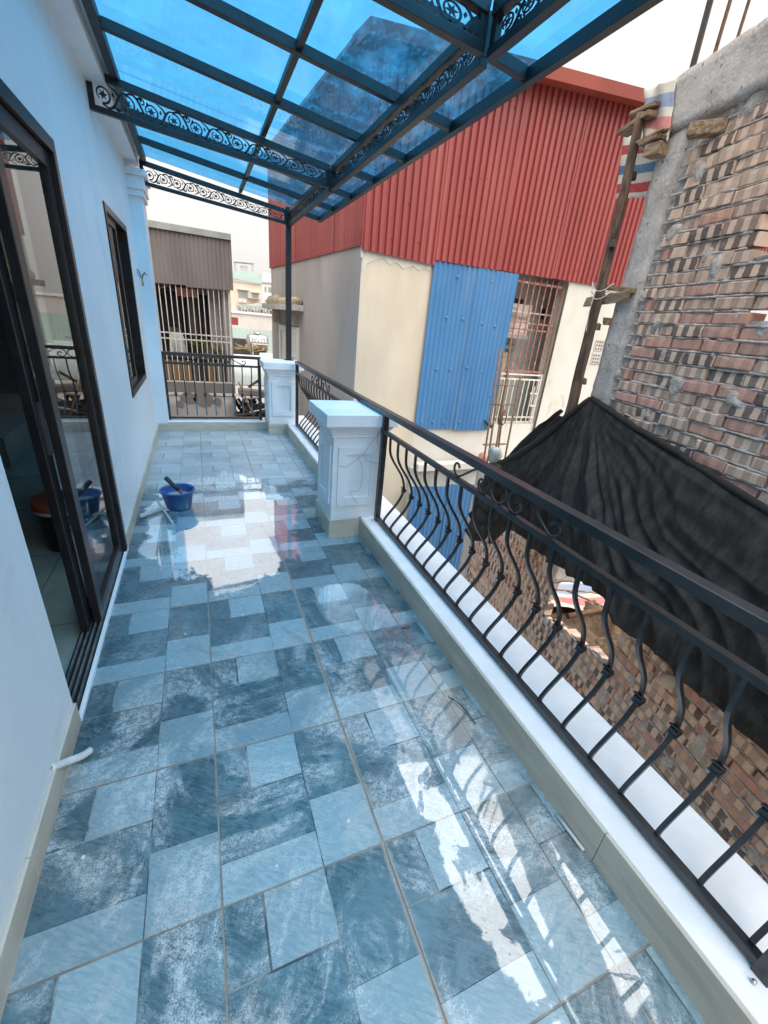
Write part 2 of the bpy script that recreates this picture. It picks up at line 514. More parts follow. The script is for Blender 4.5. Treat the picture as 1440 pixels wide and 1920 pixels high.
def floor_tile_mat(name, c1, c2, dust):
    m = NT(name)
    pos = m.pos()
    x, y, z = m.xyz(pos)
    rnd = m.n('ObjectInfo').outputs['Random']
    sl = m.mapping(pos, (1, 1, 1), rot=(0, 0, R(35)))
    sl2 = m.mapping(sl, (1, 5, 1))
    c = m.mix(m.ramp(m.noise(sl2, 22, 6, 0.7), 0.34, 0.66), c1, c2)
    c = m.mix(m.ramp(m.noise(m.mapping(pos, loc=(7, 3, 0)), 5.5, 7, 0.7, 0.7), 0.44, 0.62, 0, 0.75), c, tuple(0.45 * v + 0.55 * w for v, w in zip((1.25 * (a + b) * .5 for a, b in zip(c1, c2)), (0.125, 0.215, 0.255))))
    bright = m.math('MULTIPLY_ADD', rnd, 0.35, 0.82)
    hsv = m.n('HueSaturation')
    m.l(c, hsv.inputs['Color'])
    m.l(bright, hsv.inputs['Value'])
    c = hsv.outputs[0]
    # dried cement film: rubbed patches in front, an almost even film over the far end
    d1 = m.ramp(m.noise(pos, 2.6, 9, 0.72, 1.0), 0.44, 0.60)
    d2 = m.math('ADD', m.math('MULTIPLY', m.ramp(m.noise(pos, 210, 5, 0.8), 0.44, 0.56), 0.60), m.math('MULTIPLY', m.ramp(m.noise(pos, 44, 6, 0.8), 0.45, 0.58), 0.50))
    near = m.math('MULTIPLY', m.math('MULTIPLY', d1, d2), m.ramp(y, 2.1, 1.4, 0.25, 1.0))
    far = m.ramp(m.math('ADD', y, m.math('MULTIPLY', m.noise(pos, 5, 5, 0.7), 0.9)), 4.45, 4.72, 0.0, 0.54)
    film = m.math('MINIMUM', m.math('ADD', m.math('MULTIPLY', near, dust), far), 0.95)
    c = m.mix(film, c, m.mix(m.ramp(y, 3.8, 4.6), m.mix(m.ramp(m.noise(pos, 3.7, 4), 0.42, 0.6), (0.54, 0.60, 0.62), (0.50, 0.495, 0.47)), (0.58, 0.58, 0.575)))
    # sandy grout smeared over the tile edges, most of it along one joint
    def edge(q, o):
        f = m.math('FRACT', m.math('DIVIDE', m.math('SUBTRACT', q, o), PIT_))
        return m.math('MULTIPLY', m.math('MINIMUM', f, m.math('SUBTRACT', 1.0, f)), PIT_)
    gw = m.math('MULTIPLY', m.noise(pos, 7, 6, 0.7), 0.030)
    sx = m.math('ABSOLUTE', m.math('SUBTRACT', x, 0.442))
    g1 = m.math('MULTIPLY', m.ramp(m.math('SUBTRACT', sx, gw), -0.012, 0.0, 0.8, 0), m.ramp(y, 2.2, 2.9, 1, 0))
    ge = m.math('MINIMUM', edge(x, TX_), edge(y, TY_))
    g2 = m.ramp(m.math('SUBTRACT', ge, m.math('MULTIPLY', m.ramp(m.noise(pos, 3.1, 5, 0.7), 0.42, 0.66), 0.012)), -0.006, 0.0, 0.55, 0)
    gm = m.math('MAXIMUM', g1, g2)
    c = m.mix(gm, c, m.mix(m.noise(pos, 40, 4), (0.36, 0.315, 0.26), (0.26, 0.23, 0.195)))
    # muddy brown smears
    mud = m.ramp(m.math('ADD', m.noise(m.mapping(pos, loc=(3.1, 1.7, 0)), 1.9, 6, 0.7, 1.2), m.ramp(x, 0.90, 1.06, 0, 0.10)), 0.58, 0.72, 0, 0.55)
    c = m.mix(mud, c, (0.20, 0.175, 0.15))
    # paint and plaster drops
    v = m.n('TexVoronoi')
    m.l(pos, v.inputs['Vector'])
    v.inputs['Scale'].default_value = 7.5
    sp = m.ramp(v.outputs['Distance'], 0.035, 0.055, 1, 0)
    vc = m.xyz(v.outputs['Color'])
    sp = m.math('MULTIPLY', sp, m.math('GREATER_THAN', vc[0], 0.55))
    c = m.mix(sp, c, (0.66, 0.64, 0.60))
    rough = m.ramp(m.noise(pos, 3.2, 5, 0.6), 0.35, 0.7, 0.17, 0.36)
    rough = m.math('ADD', rough, m.math('MULTIPLY', film, 0.22))
    h = m.math('ADD', m.noise(sl2, 40, 5, 0.7), m.math('MULTIPLY', m.noise(pos, 160, 3), 0.4))
    m.bsdf(c, rough, 0, 0.75, m.bump(h, 0.30, 0.004))
    return m.mat


M['tile_dark'] = floor_tile_mat('dark_slate_print', (0.022, 0.058, 0.076), (0.092, 0.152, 0.174), 1.0)
M['tile_light'] = floor_tile_mat('light_slate_print', (0.165, 0.248, 0.282), (0.275, 0.360, 0.390), 0.85)
M['groove'] = pm('dark_printed_groove', (0.040, 0.062, 0.075), (0.26, 0.28, 0.285), 7, 0.6, 0.2, lo=0.42, hi=0.58)
M['grout'] = pm('sandy_grout', (0.34, 0.30, 0.245), (0.25, 0.22, 0.19), 9, 0.8, 0.5, 120, stain=(0.42, 0.38, 0.32), sscale=4)
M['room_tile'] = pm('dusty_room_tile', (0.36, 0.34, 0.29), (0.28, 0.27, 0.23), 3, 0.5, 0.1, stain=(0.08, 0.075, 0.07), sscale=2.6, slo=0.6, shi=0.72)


def water_mat():
    """thin water film: clear where it lies, absent elsewhere (ragged edges by noise)"""
    m = NT('water_film')
    pos = m.pos()
    x, y, z = m.xyz(pos)
    n1 = m.noise(pos, 3.3, 6, 0.6, 0.5)
    n2 = m.noise(pos, 24, 4, 0.6)
    nn = m.math('ADD', m.math('MULTIPLY', m.math('SUBTRACT', n1, 0.5), 0.75), m.math('MULTIPLY', m.math('SUBTRACT', n2, 0.5), 0.16))

    def blob(cx, cy, rx, ry):
        dx = m.math('DIVIDE', m.math('SUBTRACT', x, cx), rx)
        dy = m.math('DIVIDE', m.math('SUBTRACT', y, cy), ry)
        d = m.math('SQRT', m.math('ADD', m.math('MULTIPLY', dx, dx), m.math('MULTIPLY', dy, dy)))
        return m.math('SUBTRACT', 1.0, d)
    b = m.math('MAXIMUM', blob(0.87, 0.85, 0.275, 1.12), blob(0.10, 3.42, 0.60, 1.12))
    b = m.math('MAXIMUM', b, blob(0.72, 2.0, 0.20, 0.25))
    b = m.math('ADD', b, nn)
    mask = m.ramp(b, 0.02, 0.07)
    tr = m.n('BsdfTransparent')
    gl = m.n('BsdfGlossy')
    m.l(m.ramp(m.noise(pos, 2.0, 3), 0.3, 0.75, 0.012, 0.06), gl.inputs['Roughness'])
    m.l(m.bump(m.noise(pos, 9, 2), 0.03, 0.004), gl.inputs['Normal'])
    fr = m.n('Fresnel')
    fr.inputs['IOR'].default_value = 3.4
    # cement scum floating on the film breaks the mirror
    scum = m.ramp(m.noise(m.mapping(pos, loc=(5, 2, 0)), 5.2, 6, 0.62, 0.9), 0.575, 0.605, 1.0, 0.10)
    scum = m.math('MAXIMUM', scum, m.ramp(y, 1.75, 2.0, 0.0, 1.0))
    grit = m.ramp(m.noise(pos, 70, 3, 0.7), 0.30, 0.40, 0.35, 1.0)
    fac = m.math('MULTIPLY', m.math('MULTIPLY', m.math('MULTIPLY', m.math('MINIMUM', m.math('ADD', fr.outputs[0], m.ramp(y, 1.7, 2.3, -0.15, 0.24)), 1.0), mask), scum), grit)
    m.l(m.mix(fac, (0, 0, 0), (0.97, 0.96, 0.95)), gl.inputs['Color'])
    ad = m.n('AddShader')
    m.l(tr.outputs[0], ad.inputs[0])
    m.l(gl.outputs[0], ad.inputs[1])
    m.l(ad.outputs[0], m.out.inputs['Surface'])
    return m.mat


M['water'] = water_mat()


def canopy_glass_mat():
    m = NT('blue_polycarbonate')
    pos = m.pos()
    tr = m.n('BsdfTransparent')
    dirt = m.ramp(m.noise(pos, 7, 6, 0.7), 0.45, 0.75)
    sm = m.math('ADD', m.ramp(m.noise(m.mapping(pos, (1, .4, 1), rot=(0, 0, 0.6)), 46, 5, 0.75), 0.50, 0.75), m.ramp(m.noise(pos, 4, 6, 0.7), 0.45, 0.7, 0, 0.6))
    m.l(m.mix(m.math('MULTIPLY', dirt, 0.7), (0.345, 0.735, 0.985), (0.30, 0.67, 0.95)), tr.inputs['Color'])
    tl = m.n('BsdfTranslucent')
    tl.inputs['Color'].default_value = (0.14, 0.58, 0.95, 1)
    gl = m.n('BsdfGlossy')
    gl.inputs['Roughness'].default_value = 0.08
    gl.inputs['Color'].default_value = (0.8, 0.9, 1, 1)
    fr = m.n('Fresnel')
    fr.inputs['IOR'].default_value = 1.3
    a = m.n('MixShader')
    m.l(m.math('ADD', 0.03, m.math('MULTIPLY', sm, 0.15)), a.inputs[0])
    m.l(tr.outputs[0], a.inputs[1]); m.l(tl.outputs[0], a.inputs[2])
    b = m.n('MixShader')
    m.l(m.math('MULTIPLY', fr.outputs[0], m.math('SUBTRACT', 1.0, m.n('NewGeometry').outputs['Backfacing'])), b.inputs[0])
    m.l(a.outputs[0], b.inputs[1]); m.l(gl.outputs[0], b.inputs[2])
    m.l(b.outputs[0], m.out.inputs['Surface'])
    return m.mat


M['canopy_glass'] = canopy_glass_mat()


def door_glass_mat():
    m = NT('clear_door_glass')
    tr = m.n('BsdfTransparent')
    tr.inputs['Color'].default_value = (0.90, 0.94, 0.93, 1)
    gl = m.n('BsdfGlossy')
    gl.inputs['Roughness'].default_value = 0.01
    fr = m.n('Fresnel')
    fr.inputs['IOR'].default_value = 1.9
    b = m.n('MixShader')
    m.l(m.math('MULTIPLY', fr.outputs[0], m.math('SUBTRACT', 1.0, m.n('NewGeometry').outputs['Backfacing'])), b.inputs[0]); m.l(tr.outputs[0], b.inputs[1]); m.l(gl.outputs[0], b.inputs[2])
    m.l(b.outputs[0], m.out.inputs['Surface'])
    return m.mat


M['glass'] = door_glass_mat()


def brick_mat():
    """fired brick: kiln bands of pale and dark across the stretcher; every brick has its own tone (vertex attribute)"""
    m = NT('banded_fired_brick')
    at = m.n('Attribute', attribute_name='tone')
    r, g, b = m.n('SeparateColor'), None, None
    m.l(at.outputs['Color'], r.inputs[0])
    tone, phase, cont = r.outputs[0], r.outputs[1], r.outputs[2]
    uv = m.xyz(m.n('UVMap', uv_map='UVMap').outputs[0])
    pos = m.pos()
    wob = m.math('MULTIPLY', m.math('SUBTRACT', m.noise(pos, 40, 3), 0.5), 0.22)
    t = m.math('ADD', m.math('ADD', m.math('MULTIPLY', uv[0], 2.6), phase), wob)
    s = m.math('SINE', m.math('MULTIPLY', t, 6.2832))
    band = m.math('MULTIPLY', m.ramp(s, -0.30, 0.12), cont)
    light = m.mix(m.ramp(tone, 0.55, 0.95), (0.76, 0.56, 0.43), (0.64, 0.36, 0.28))
    dark = m.mix(m.ramp(tone, 0.2, 0.8), (0.170, 0.128, 0.115), (0.21, 0.120, 0.098))
    c = m.mix(band, light, dark)
    c = m.mix(m.ramp(m.noise(pos, 26, 6, 0.8), 0.54, 0.66, 0, 0.55), c, (0.58, 0.535, 0.49))
    c = m.mix(m.ramp(m.noise(pos, 110, 4, 0.8), 0.52, 0.70, 0, 0.35), c, (0.16, 0.12, 0.105))
    m.bsdf(c, 0.9, 0, 0.3, m.bump(m.noise(pos, 100, 5, 0.75), 0.7, 0.007))
    return m.mat


M['brick'] = brick_mat()


def net_mat():
    m = NT('black_shade_net')
    uv = m.n('TexCoord').outputs['UV']
    pos = m.pos()
    weave = m.noise(m.mapping(uv, (900, 420, 1)), 1.0, 2, 0.7)
    streak = m.noise(m.mapping(uv, (70, 5, 1)), 1.0, 5, 0.7)  # pale streaks carry the net's brownish sheen and dust in its colour
    f = m.math('MULTIPLY', m.ramp(weave, 0.42, 0.68), m.ramp(streak, 0.38, 0.66, 0.12, 1.0))
    c = m.mix(f, (0.0085, 0.0081, 0.0078), (0.115, 0.102, 0.089))
    p = m.bsdf(c, 0.7, 0, 0.35, m.bump(weave, 0.35, 0.003))
    tr = m.n('BsdfTransparent')
    hole = m.ramp(weave, 0.55, 0.62)
    worn = m.ramp(m.noise(m.mapping(uv, (13, 3, 1), loc=(2.3, .4, 0)), 1.0, 5, 0.65), 0.58, 0.70, 0.22, 0.9)
    mx = m.n('MixShader')
    m.l(m.math('MULTIPLY', hole, worn), mx.inputs[0])
    m.l(p.outputs[0], mx.inputs[1]); m.l(tr.outputs[0], mx.inputs[2])
    m.l(mx.outputs[0], m.out.inputs['Surface'])
    return m.mat


M['net'] = net_mat()


def stripe_mat(name, bands):
    """woven plastic sheet with printed cross bands; bands = [(v0,v1,colour)] along v"""
    m = NT(name)
    uv = m.n('TexCoord').outputs['UV']
    u, v, _ = m.xyz(uv)
    pos = m.pos()
    vv = m.math('ADD', v, m.math('MULTIPLY', m.math('SUBTRACT', m.noise(pos, 18, 3), 0.5), 0.02))
    c = (0.62, 0.59, 0.50)
    for a, b, colr in bands:
        f = m.math('MULTIPLY', m.math('GREATER_THAN', vv, a), m.math('LESS_THAN', vv, b))
        c = m.mix(f, c, colr)
    c = m.mix(m.ramp(m.noise(m.mapping(uv, (140, 20, 1)), 1, 2), 0.5, 0.8, 0, 0.4), c, (0.70, 0.68, 0.62))
    m.bsdf(c, 0.6, 0, 0.4, m.bump(m.noise(pos, 120, 3), 0.3, 0.003))
    return m.mat


M['stripe_pale'] = stripe_mat('faded_striped_sheet', [(0.56, 0.80, (0.26, 0.32, 0.46)), (0.18, 0.40, (0.60, 0.22, 0.22))])
M['stripe_red'] = stripe_mat('bright_striped_sheet', [(0.66, 0.80, (0.36, 0.05, 0.06)), (0.36, 0.50, (0.05, 0.17, 0.32)), (0.08, 0.22, (0.50, 0.03, 0.05))])

# ================================================================== THE SETTING
gb = MB()
gb.grid(lambda a, b: (-400 + 800 * a, -300 + 900 * b, -6.0 + 0.0 * a), 8, 8, smooth=False)
tag(gb.build('ground', M['ground']), kind='structure')

XW = -0.57            # face of the house wall
XC = 1.09             # inner face of the curb
YF = 6.30             # inner face of the far curb
PIT = 0.505
TX0, TY0 = -0.568, 0.725

# ---------------------------------------------------------------- balcony floor and tiles
fb = MB()
fb.box(-0.56, 1.45, -3.4, 6.62, -0.20, -0.0036)
balcony = fb.build('balcony_floor', M['grout'])
tag(balcony, kind='structure')


def tile_mesh():
    b = MB()
    g = 0.0024
    P = PIT - 2 * g
    blocks = [(0, .22, 0, .36, 0, .000, .005, 0, .003), (.22, .6, 0, .36, 1, .005, .002, 0, .005), (0, .6, .36, .78, 0, 0, .002, .005, 0),
              (0, .6, .78, 1, 1, 0, .002, 0, 0), (.6, 1, 0, .57, 0, .002, 0, 0, 0), (.6, 1, .57, 1, 1, .002, 0, 0, 0)]
    for u0, u1, v0, v1, mi, il, ir, it, ib in blocks:
        x0, x1 = g + u0 * P + il / 2, g + u1 * P - ir / 2
        y1, y0 = g + (1 - v0) * P - it / 2, g + (1 - v1) * P + ib / 2
        e = 0.0010
        k = len(b.v)
        b.v += [(x0, y0, -0.0022), (x1, y0, -0.0022), (x1, y1, -0.0022), (x0, y1, -0.0022),
                (x0 + e, y0 + e, 0), (x1 - e, y0 + e, 0), (x1 - e, y1 - e, 0), (x0 + e, y1 - e, 0)]
        for q in ((4, 5, 6, 7), (0, 1, 5, 4), (1, 2, 6, 5), (2, 3, 7, 6), (3, 0, 4, 7)):
            b.f.append(tuple(k + i for i in q)); b.m.append(mi); b.sm.append(False)
    k = len(b.v)
    b.v += [(g, g, -0.0018), (g + P, g, -0.0018), (g + P, g + P, -0.0018), (g, g + P, -0.0018)]
    b.f.append((k, k + 1, k + 2, k + 3)); b.m.append(2); b.sm.append(False)
    return b.mesh('floor_tile', [M['tile_dark'], M['tile_light'], M['groove']])


tm = tile_mesh()
for j in range(-4, 12):
    for i in range(4):
        o = inst('floor_tile', tm, balcony, (TX0 + i * PIT, TY0 + (j - 1) * PIT + PIT, random.uniform(-0.0005, 0.0005)))
        o.rotation_euler = (random.uniform(-.0011, .0011), random.uniform(-.0011, .0011), 0)

wf = MB()
wf.quad((-0.55, -0.4, 0.0035), (1.088, -0.4, 0.0035), (1.088, 6.28, 0.0035), (-0.55, 6.28, 0.0035))
tag(wf.build('water_film', M['water']), kind='structure')

# ---------------------------------------------------------------- right curb
c1 = thing('balcony_curb', 'long low curb with white top and beige tile face under the iron railings', 'curb', (1.27, 1.6, 0))
MB().box(XC + 0.008, 1.452, -3.4, 6.62, -0.20, 0.158).build('curb_body', M['curb_white'], c1, bevel=0.006)
ys = [-2.61, -2.0, -1.39, -0.78, -0.17, 0.44, 1.05, 1.66, 2.27, 2.855]
for a, b in zip(ys[:-1], ys[1:]):
    MB().box(XC - 0.004, XC + 0.0075, a + 0.001, b - 0.001, -0.002, 0.1535).build('face_tile', M['clad'], c1, bevel=0.0012)
for a, b in ((3.30, 3.75), (3.75, 4.36), (4.36, 4.97), (4.97, 5.58), (5.58, 6.045)):
    MB().box(XC - 0.004, XC + 0.0075, a + 0.001, b - 0.001, -0.002, 0.1535).build('face_tile', M['clad'], c1, bevel=0.0012)

c2 = thing('balcony_curb', 'short low curb across the far end of the balcony', 'curb', (0.2, 6.45, 0))
MB().box(-0.445, 0.86, YF + 0.008, 6.60, -0.20, 0.128).build('curb_body', M['curb_white'], c2, bevel=0.006)
for a, b in ((-0.445, 0.17), (0.17, 0.70), (0.70, 0.836)):
    MB().box(a + 0.001, b - 0.001, YF - 0.004, YF + 0.0075, -0.002, 0.124).build('face_tile', M['clad'], c2, bevel=0.0012)

# ---------------------------------------------------------------- house
house = thing('house', 'pale painted house wall with sliding door and window along the balcony', 'house', (-0.57, 3.0, 0))
DY0, DY1, DZ = 1.545, 3.00, 2.245         # door opening
WY0, WY1, WZ0, WZ1 = 4.34, 5.58, 0.79, 2.235
hb = MB()
TH = 0.11


def wseg(y0, y1, z0, z1):
    hb.box(XW - TH, XW, y0, y1, z0, z1)


wseg(-3.4, DY0, -0.2, 3.6)
wseg(DY0, DY1, DZ, 3.6)
wseg(DY1, WY0, -0.2, 3.6)
wseg(WY0, WY1, -0.2, WZ0)
wseg(WY0, WY1, WZ1, 3.6)
wseg(WY1, 6.75, -0.2, 3.6)
hw = hb.build('wall', M['wall'], house)
MB().box(XW - 0.05, -0.44, 6.30, 6.75, -0.2, 2.62).build('corner_pilaster', M['wall'], house, bevel=0.004)
pc = MB()
pc.box(XW - .02, -0.415, 6.27, 6.78, 2.62, 2.68)
pc.box(XW - .02, -0.40, 6.25, 6.80, 2.68, 2.80)
pc.box(XW - .02, -0.37, 6.22, 6.83, 2.80, 2.86)
pc.build('pilaster_capital', M['white'], house, bevel=0.008)
cb = MB()
cb.box(XW - .02, -0.45, -3.4, 6.85, 2.93, 3.02)
cb.box(XW - .02, -0.41, -3.4, 6.85, 3.02, 3.16)
cb.build('cornice', M['white'], house, bevel=0.008)
for a, b in ((-2.0, -1.4), (-1.4, -0.8), (-0.8, -0.2), (-0.2, 0.40), (0.40, 0.98), (0.98, DY0)):
    MB().box(XW, XW + 0.012, a + .001, b - .001, -0.002, 0.108).build('skirting_tile', M['clad'], house, bevel=0.002)
for a, b in ((DY1 + 0.03, 3.55), (3.55, 4.15), (4.15, 4.75), (4.75, 5.35), (5.35, 5.95), (5.95, 6.285)):
    MB().box(XW, XW + 0.012, a + .001, b - .001, -0.002, 0.108).build('skirting_tile', M['clad'], house, bevel=0.002)
MB().box(XW + .001, -0.434, 6.287, 6.2995, -0.002, 0.108).build('skirting_tile', M['clad'], house, bevel=0.002)
# room behind the door
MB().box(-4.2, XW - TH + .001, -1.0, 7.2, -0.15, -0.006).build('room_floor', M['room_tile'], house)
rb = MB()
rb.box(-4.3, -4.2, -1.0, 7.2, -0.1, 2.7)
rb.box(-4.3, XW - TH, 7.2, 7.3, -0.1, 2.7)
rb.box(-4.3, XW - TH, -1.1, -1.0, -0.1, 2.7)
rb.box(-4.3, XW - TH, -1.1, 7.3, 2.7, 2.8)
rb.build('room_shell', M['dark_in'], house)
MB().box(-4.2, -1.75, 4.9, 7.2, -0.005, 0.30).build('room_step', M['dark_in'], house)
jj = MB()
for k in range(10):
    yy = -0.5 + k * 0.8 + 0.34
    jj.box(-4.2, XW - TH - .02, yy - .0015, yy + .0015, -0.006, -0.0045)
for k in range(4):
    xx = -0.95 - k * 0.8
    jj.box(xx - .0015, xx + .0015, -1, 4.9, -0.006, -0.0042)
jj.build('room_tile_joint', M['box_dark'], house)
# sliding door: frame, tracks, two leaves pushed to the far side
fr = MB()
fx0, fx1 = XW - 0.10, XW + 0.012
fr.box(fx0, fx1, DY1 - 0.055, DY1 - 0.002, 0.012, DZ - 0.002)
fr.box(fx0, fx1, DY0 + 0.002, DY1 - 0.055, DZ - 0.06, DZ - 0.002)
door = fr.build('sliding_door', M['alu'], house, bevel=0.002)
tb = MB()
tb.box(fx0, XW - 0.004, DY0 + .002, DY1 - .055, -0.003, 0.010)
tb.build('track', M['alu'], door)
for xx in (XW - .085, XW - .062, XW - .040, XW - .016):
    MB().box(xx - .004, xx + .004, DY0 + .004, DY1 - .056, 0.0101, 0.024).build('track_rail', M['track'], door)
MB().box(XW - .003, XW + 0.014, DY0 + .002, DY1 + .01, -0.003, 0.016).build('sill_strip', M['white'], door)
MB().box(XW + .0002, XW + 0.010, DY1 - 0.001, DY1 + 0.012, 0.016, DZ + 0.01).build('edge_trim', M['white'], door)


def leaf(x, y0, y1, stile0, stile1, nm):
    lf = MB()
    lf.box(x - .018, x + .018, y0, y0 + stile0, 0.030, DZ - 0.065)
    lf.box(x - .018, x + .018, y1 - stile1, y1, 0.030, DZ - 0.065)
    lf.box(x - .018, x + .018, y0 + stile0, y1 - stile1, 0.030, 0.105)
    lf.box(x - .018, x + .018, y0 + stile0, y1 - stile1, DZ - 0.135, DZ - 0.065)
    lf.build(nm, M['alu'], door, bevel=0.003)
    MB().box(x - .003, x + .003, y0 + stile0, y1 - stile1, 0.105, DZ - 0.135).build('pane', M['glass'], door)


leaf(XW - 0.028, 2.17, DY1 - 0.058, 0.075, 0.062, 'door_leaf')
leaf(XW - 0.073, 2.10, DY1 - 0.058, 0.085, 0.062, 'door_leaf')
MB().box(XW - 0.066, XW - 0.040, 2.115, 2.150, 0.95, 1.17).build('door_handle', M['black_rubber'], door, bevel=0.004)
# window
wn = MB()
for a in (0,):
    wn.box(fx0, XW + .010, WY0 + .002, WY0 + .05, WZ0 + .002, WZ1 - .002)
    wn.box(fx0, XW + .010, WY1 - .05, WY1 - .002, WZ0 + .002, WZ1 - .002)
    wn.box(fx0, XW + .010, WY0 + .05, WY1 - .05, WZ0 + .002, WZ0 + .055)
    wn.box(fx0, XW + .010, WY0 + .05, WY1 - .05, WZ1 - .055, WZ1 - .002)
win = wn.build('window', M['alu'], house, bevel=0.002)
for x, y0, y1 in ((XW - .030, WY0 + .051, 4.99), (XW - .072, 4.93, WY1 - .051)):
    sb = MB()
    sb.box(x - .016, x + .016, y0, y0 + .05, WZ0 + .056, WZ1 - .056)
    sb.box(x - .016, x + .016, y1 - .05, y1, WZ0 + .056, WZ1 - .056)
    sb.box(x - .016, x + .016, y0 + .05, y1 - .05, WZ0 + .056, WZ0 + .11)
    sb.box(x - .016, x + .016, y0 + .05, y1 - .05, WZ1 - .11, WZ1 - .056)
    sb.build('sash', M['alu'], win, bevel=0.002)
    MB().box(x - .003, x + .003, y0 + .05, y1 - .05, WZ0 + .11, WZ1 - .11).build('pane', M['glass'], win)

wl = thing('lamp_wire', 'loose electric wires sticking out of the pale wall past the window', 'wire', (-0.565, 6.17, 1.87))
t = MB()
t.tube(catmull([(-.571, 6.15, 1.90), (-.55, 6.16, 1.88), (-.535, 6.17, 1.83), (-.50, 6.17, 1.86), (-.47, 6.18, 1.85)], 5), .0045, 6)
t.tube(catmull([(-.571, 6.16, 1.885), (-.555, 6.165, 1.84), (-.53, 6.17, 1.80), (-.515, 6.17, 1.85), (-.49, 6.17, 1.88)], 5), .004, 6)
t.build('cable', M['wire'], wl)
MB().tube([(-.535, 6.17, 1.82), (-.528, 6.17, 1.76), (-.527, 6.17, 1.735)], [.006, .012, .010], 8).build('wire_tip', M['orange'], wl)

# ---------------------------------------------------------------- pillars
def make_pillar(y, label):
    t = thing('balcony_pillar', label, 'pillar', (1.04, y, 0), 'white pillars of the balcony')
    dy = y - 3.075
    bt = MB()
    bt.box(0.848, 1.235, 2.87 + dy, 3.285 + dy, 0.159, 0.82)
    bt.build('shaft', M['white'], t, bevel=0.004)
    MB().box(0.836, 1.086, 2.856 + dy, 2.8685 + dy, -0.002, 0.154).build('base_tile', M['clad'], t, bevel=0.0015)
    MB().box(0.8355, 0.8475, 2.869 + dy, 3.299 + dy, -0.002, 0.1545).build('base_tile', M['clad'], t, bevel=0.0015)
    MB().box(0.848, 1.085, 2.869 + dy, 3.285 + dy, -0.002, 0.158).build('base_core', M['curb_white'], t)
    cv = MB()
    prof = [(0.0, 0.805), (0.012, 0.812), (0.012, 0.825), (0.020, 0.845), (0.034, 0.868), (0.050, 0.884), (0.050, 0.897), (0.040, 0.8975)]
    k0 = len(cv.v)
    for o, z in prof:
        cv.v += [(0.848 - o, 2.87 - o + dy, z), (1.235 + o, 2.87 - o + dy, z), (1.235 + o, 3.285 + o + dy, z), (0.848 - o, 3.285 + o + dy, z)]
    for i in range(len(prof) - 1):
        for k in range(4):
            a = k0 + i * 4 + k; b = k0 + i * 4 + (k + 1) % 4
            cv.f.append((a, b, b + 4, a + 4)); cv.m.append(0); cv.sm.append(False)
    cv.build('moulding', M['white'], t)
    MB().box(0.775, 1.312, 2.800 + dy, 3.358 + dy, 0.8985, 0.985).build('cap', M['white'], t, bevel=0.004)
    for face in ('f', 'l'):
        pb = MB()
        if face == 'f':
            y0, y1 = 2.8555 + dy, 2.8695 + dy
            pb.box(.888, .949, y0, y1, .272, .738); pb.box(1.147, 1.197, y0, y1, .272, .738)
            pb.box(.949, 1.147, y0, y1, .272, .338); pb.box(.949, 1.147, y0, y1, .681, .738)
        else:
            x0, x1 = 0.8345, 0.8478
            pb.box(x0, x1, 2.91 + dy, 2.965 + dy, .272, .738); pb.box(x0, x1, 3.19 + dy, 3.245 + dy, .272, .738)
            pb.box(x0, x1, 2.965 + dy, 3.19 + dy, .272, .338); pb.box(x0, x1, 2.965 + dy, 3.19 + dy, .681, .738)
        pb.build('panel_frame', M['white'], t)
    return t


make_pillar(3.075, 'nearer white panelled pillar between the two long iron railings')
make_pillar(6.265, 'farther white panelled pillar carrying the thin black canopy post')

pw = MB()
YP = 2.853
for L in ([(1.182, .895), (1.176, .872), (1.161, .809), (1.109, .734), (1.078, .687), (1.011, .633), (.952, .592), (.918, .592), (.905, .60), (.888, .59)],
          [(1.078, .687), (1.108, .639), (1.136, .62), (1.22, .604)],
          [(1.036, .658), (1.066, .605), (1.08, .525), (1.074, .425), (1.044, .39), (.999, .393), (.999, .365), (1.026, .326), (1.056, .282)],
          [(1.188, .93), (1.172, .884), (1.179, .809), (1.201, .714)]):
    pw.tube(catmull([(x, YP - (0.065 if z > 0.86 else 0.0), z) for x, z in L], 5), 0.0009 if L[0][1] < .9 else 0.0012, 5)
tag(pw.build('loose_wire', M['wire']), 'thin dark wire dangling down the front of the nearer white pillar', 'wire')

# ---------------------------------------------------------------- railings
def belly():
    pts = [(0.0, .868), (0.002, .80), (0.010, .74), (0.040, .68), (0.082, .62), (0.120, .56), (0.143, .50), (0.148, .45), (0.136, .40), (0.108, .345), (0.070, .295), (0.034, .25), (0.012, .215), (0.008, .19)]
    return catmull([(x, 0, z) for x, z in pts], 3)


bal = MB().tube(belly(), 0.0098, 4, smooth=False, up=(0, 1, 0), square=True).mesh('baluster', M['iron'])
cm = MB()
for dz, w, h in ((-.013, .034, .006), (0, .026, .016), (.013, .034, .006)):
    cm.bar((0.148 - .0035 * dz / .013, 0, .45 + dz - h / 2), (0.148, 0, .45 + dz + h / 2), w, w, up=(0, 1, 0))
collar = cm.mesh('collar', M['iron'])


def scroll_pts(k=1.0):
    raw = [(-287, 2), (-300, -14), (-318, -12), (-328, 8), (-318, 32), (-292, 42), (-262, 28), (-210, -8), (-165, -38), (-128, -50), (-92, -44), (-66, -16), (-62, 14), (-82, 42), (-112, 44), (-134, 22), (-128, -4), (-108, -8), (-100, 6)]
    return [(a * .00118 * k, -b * .00104) for a, b in raw]


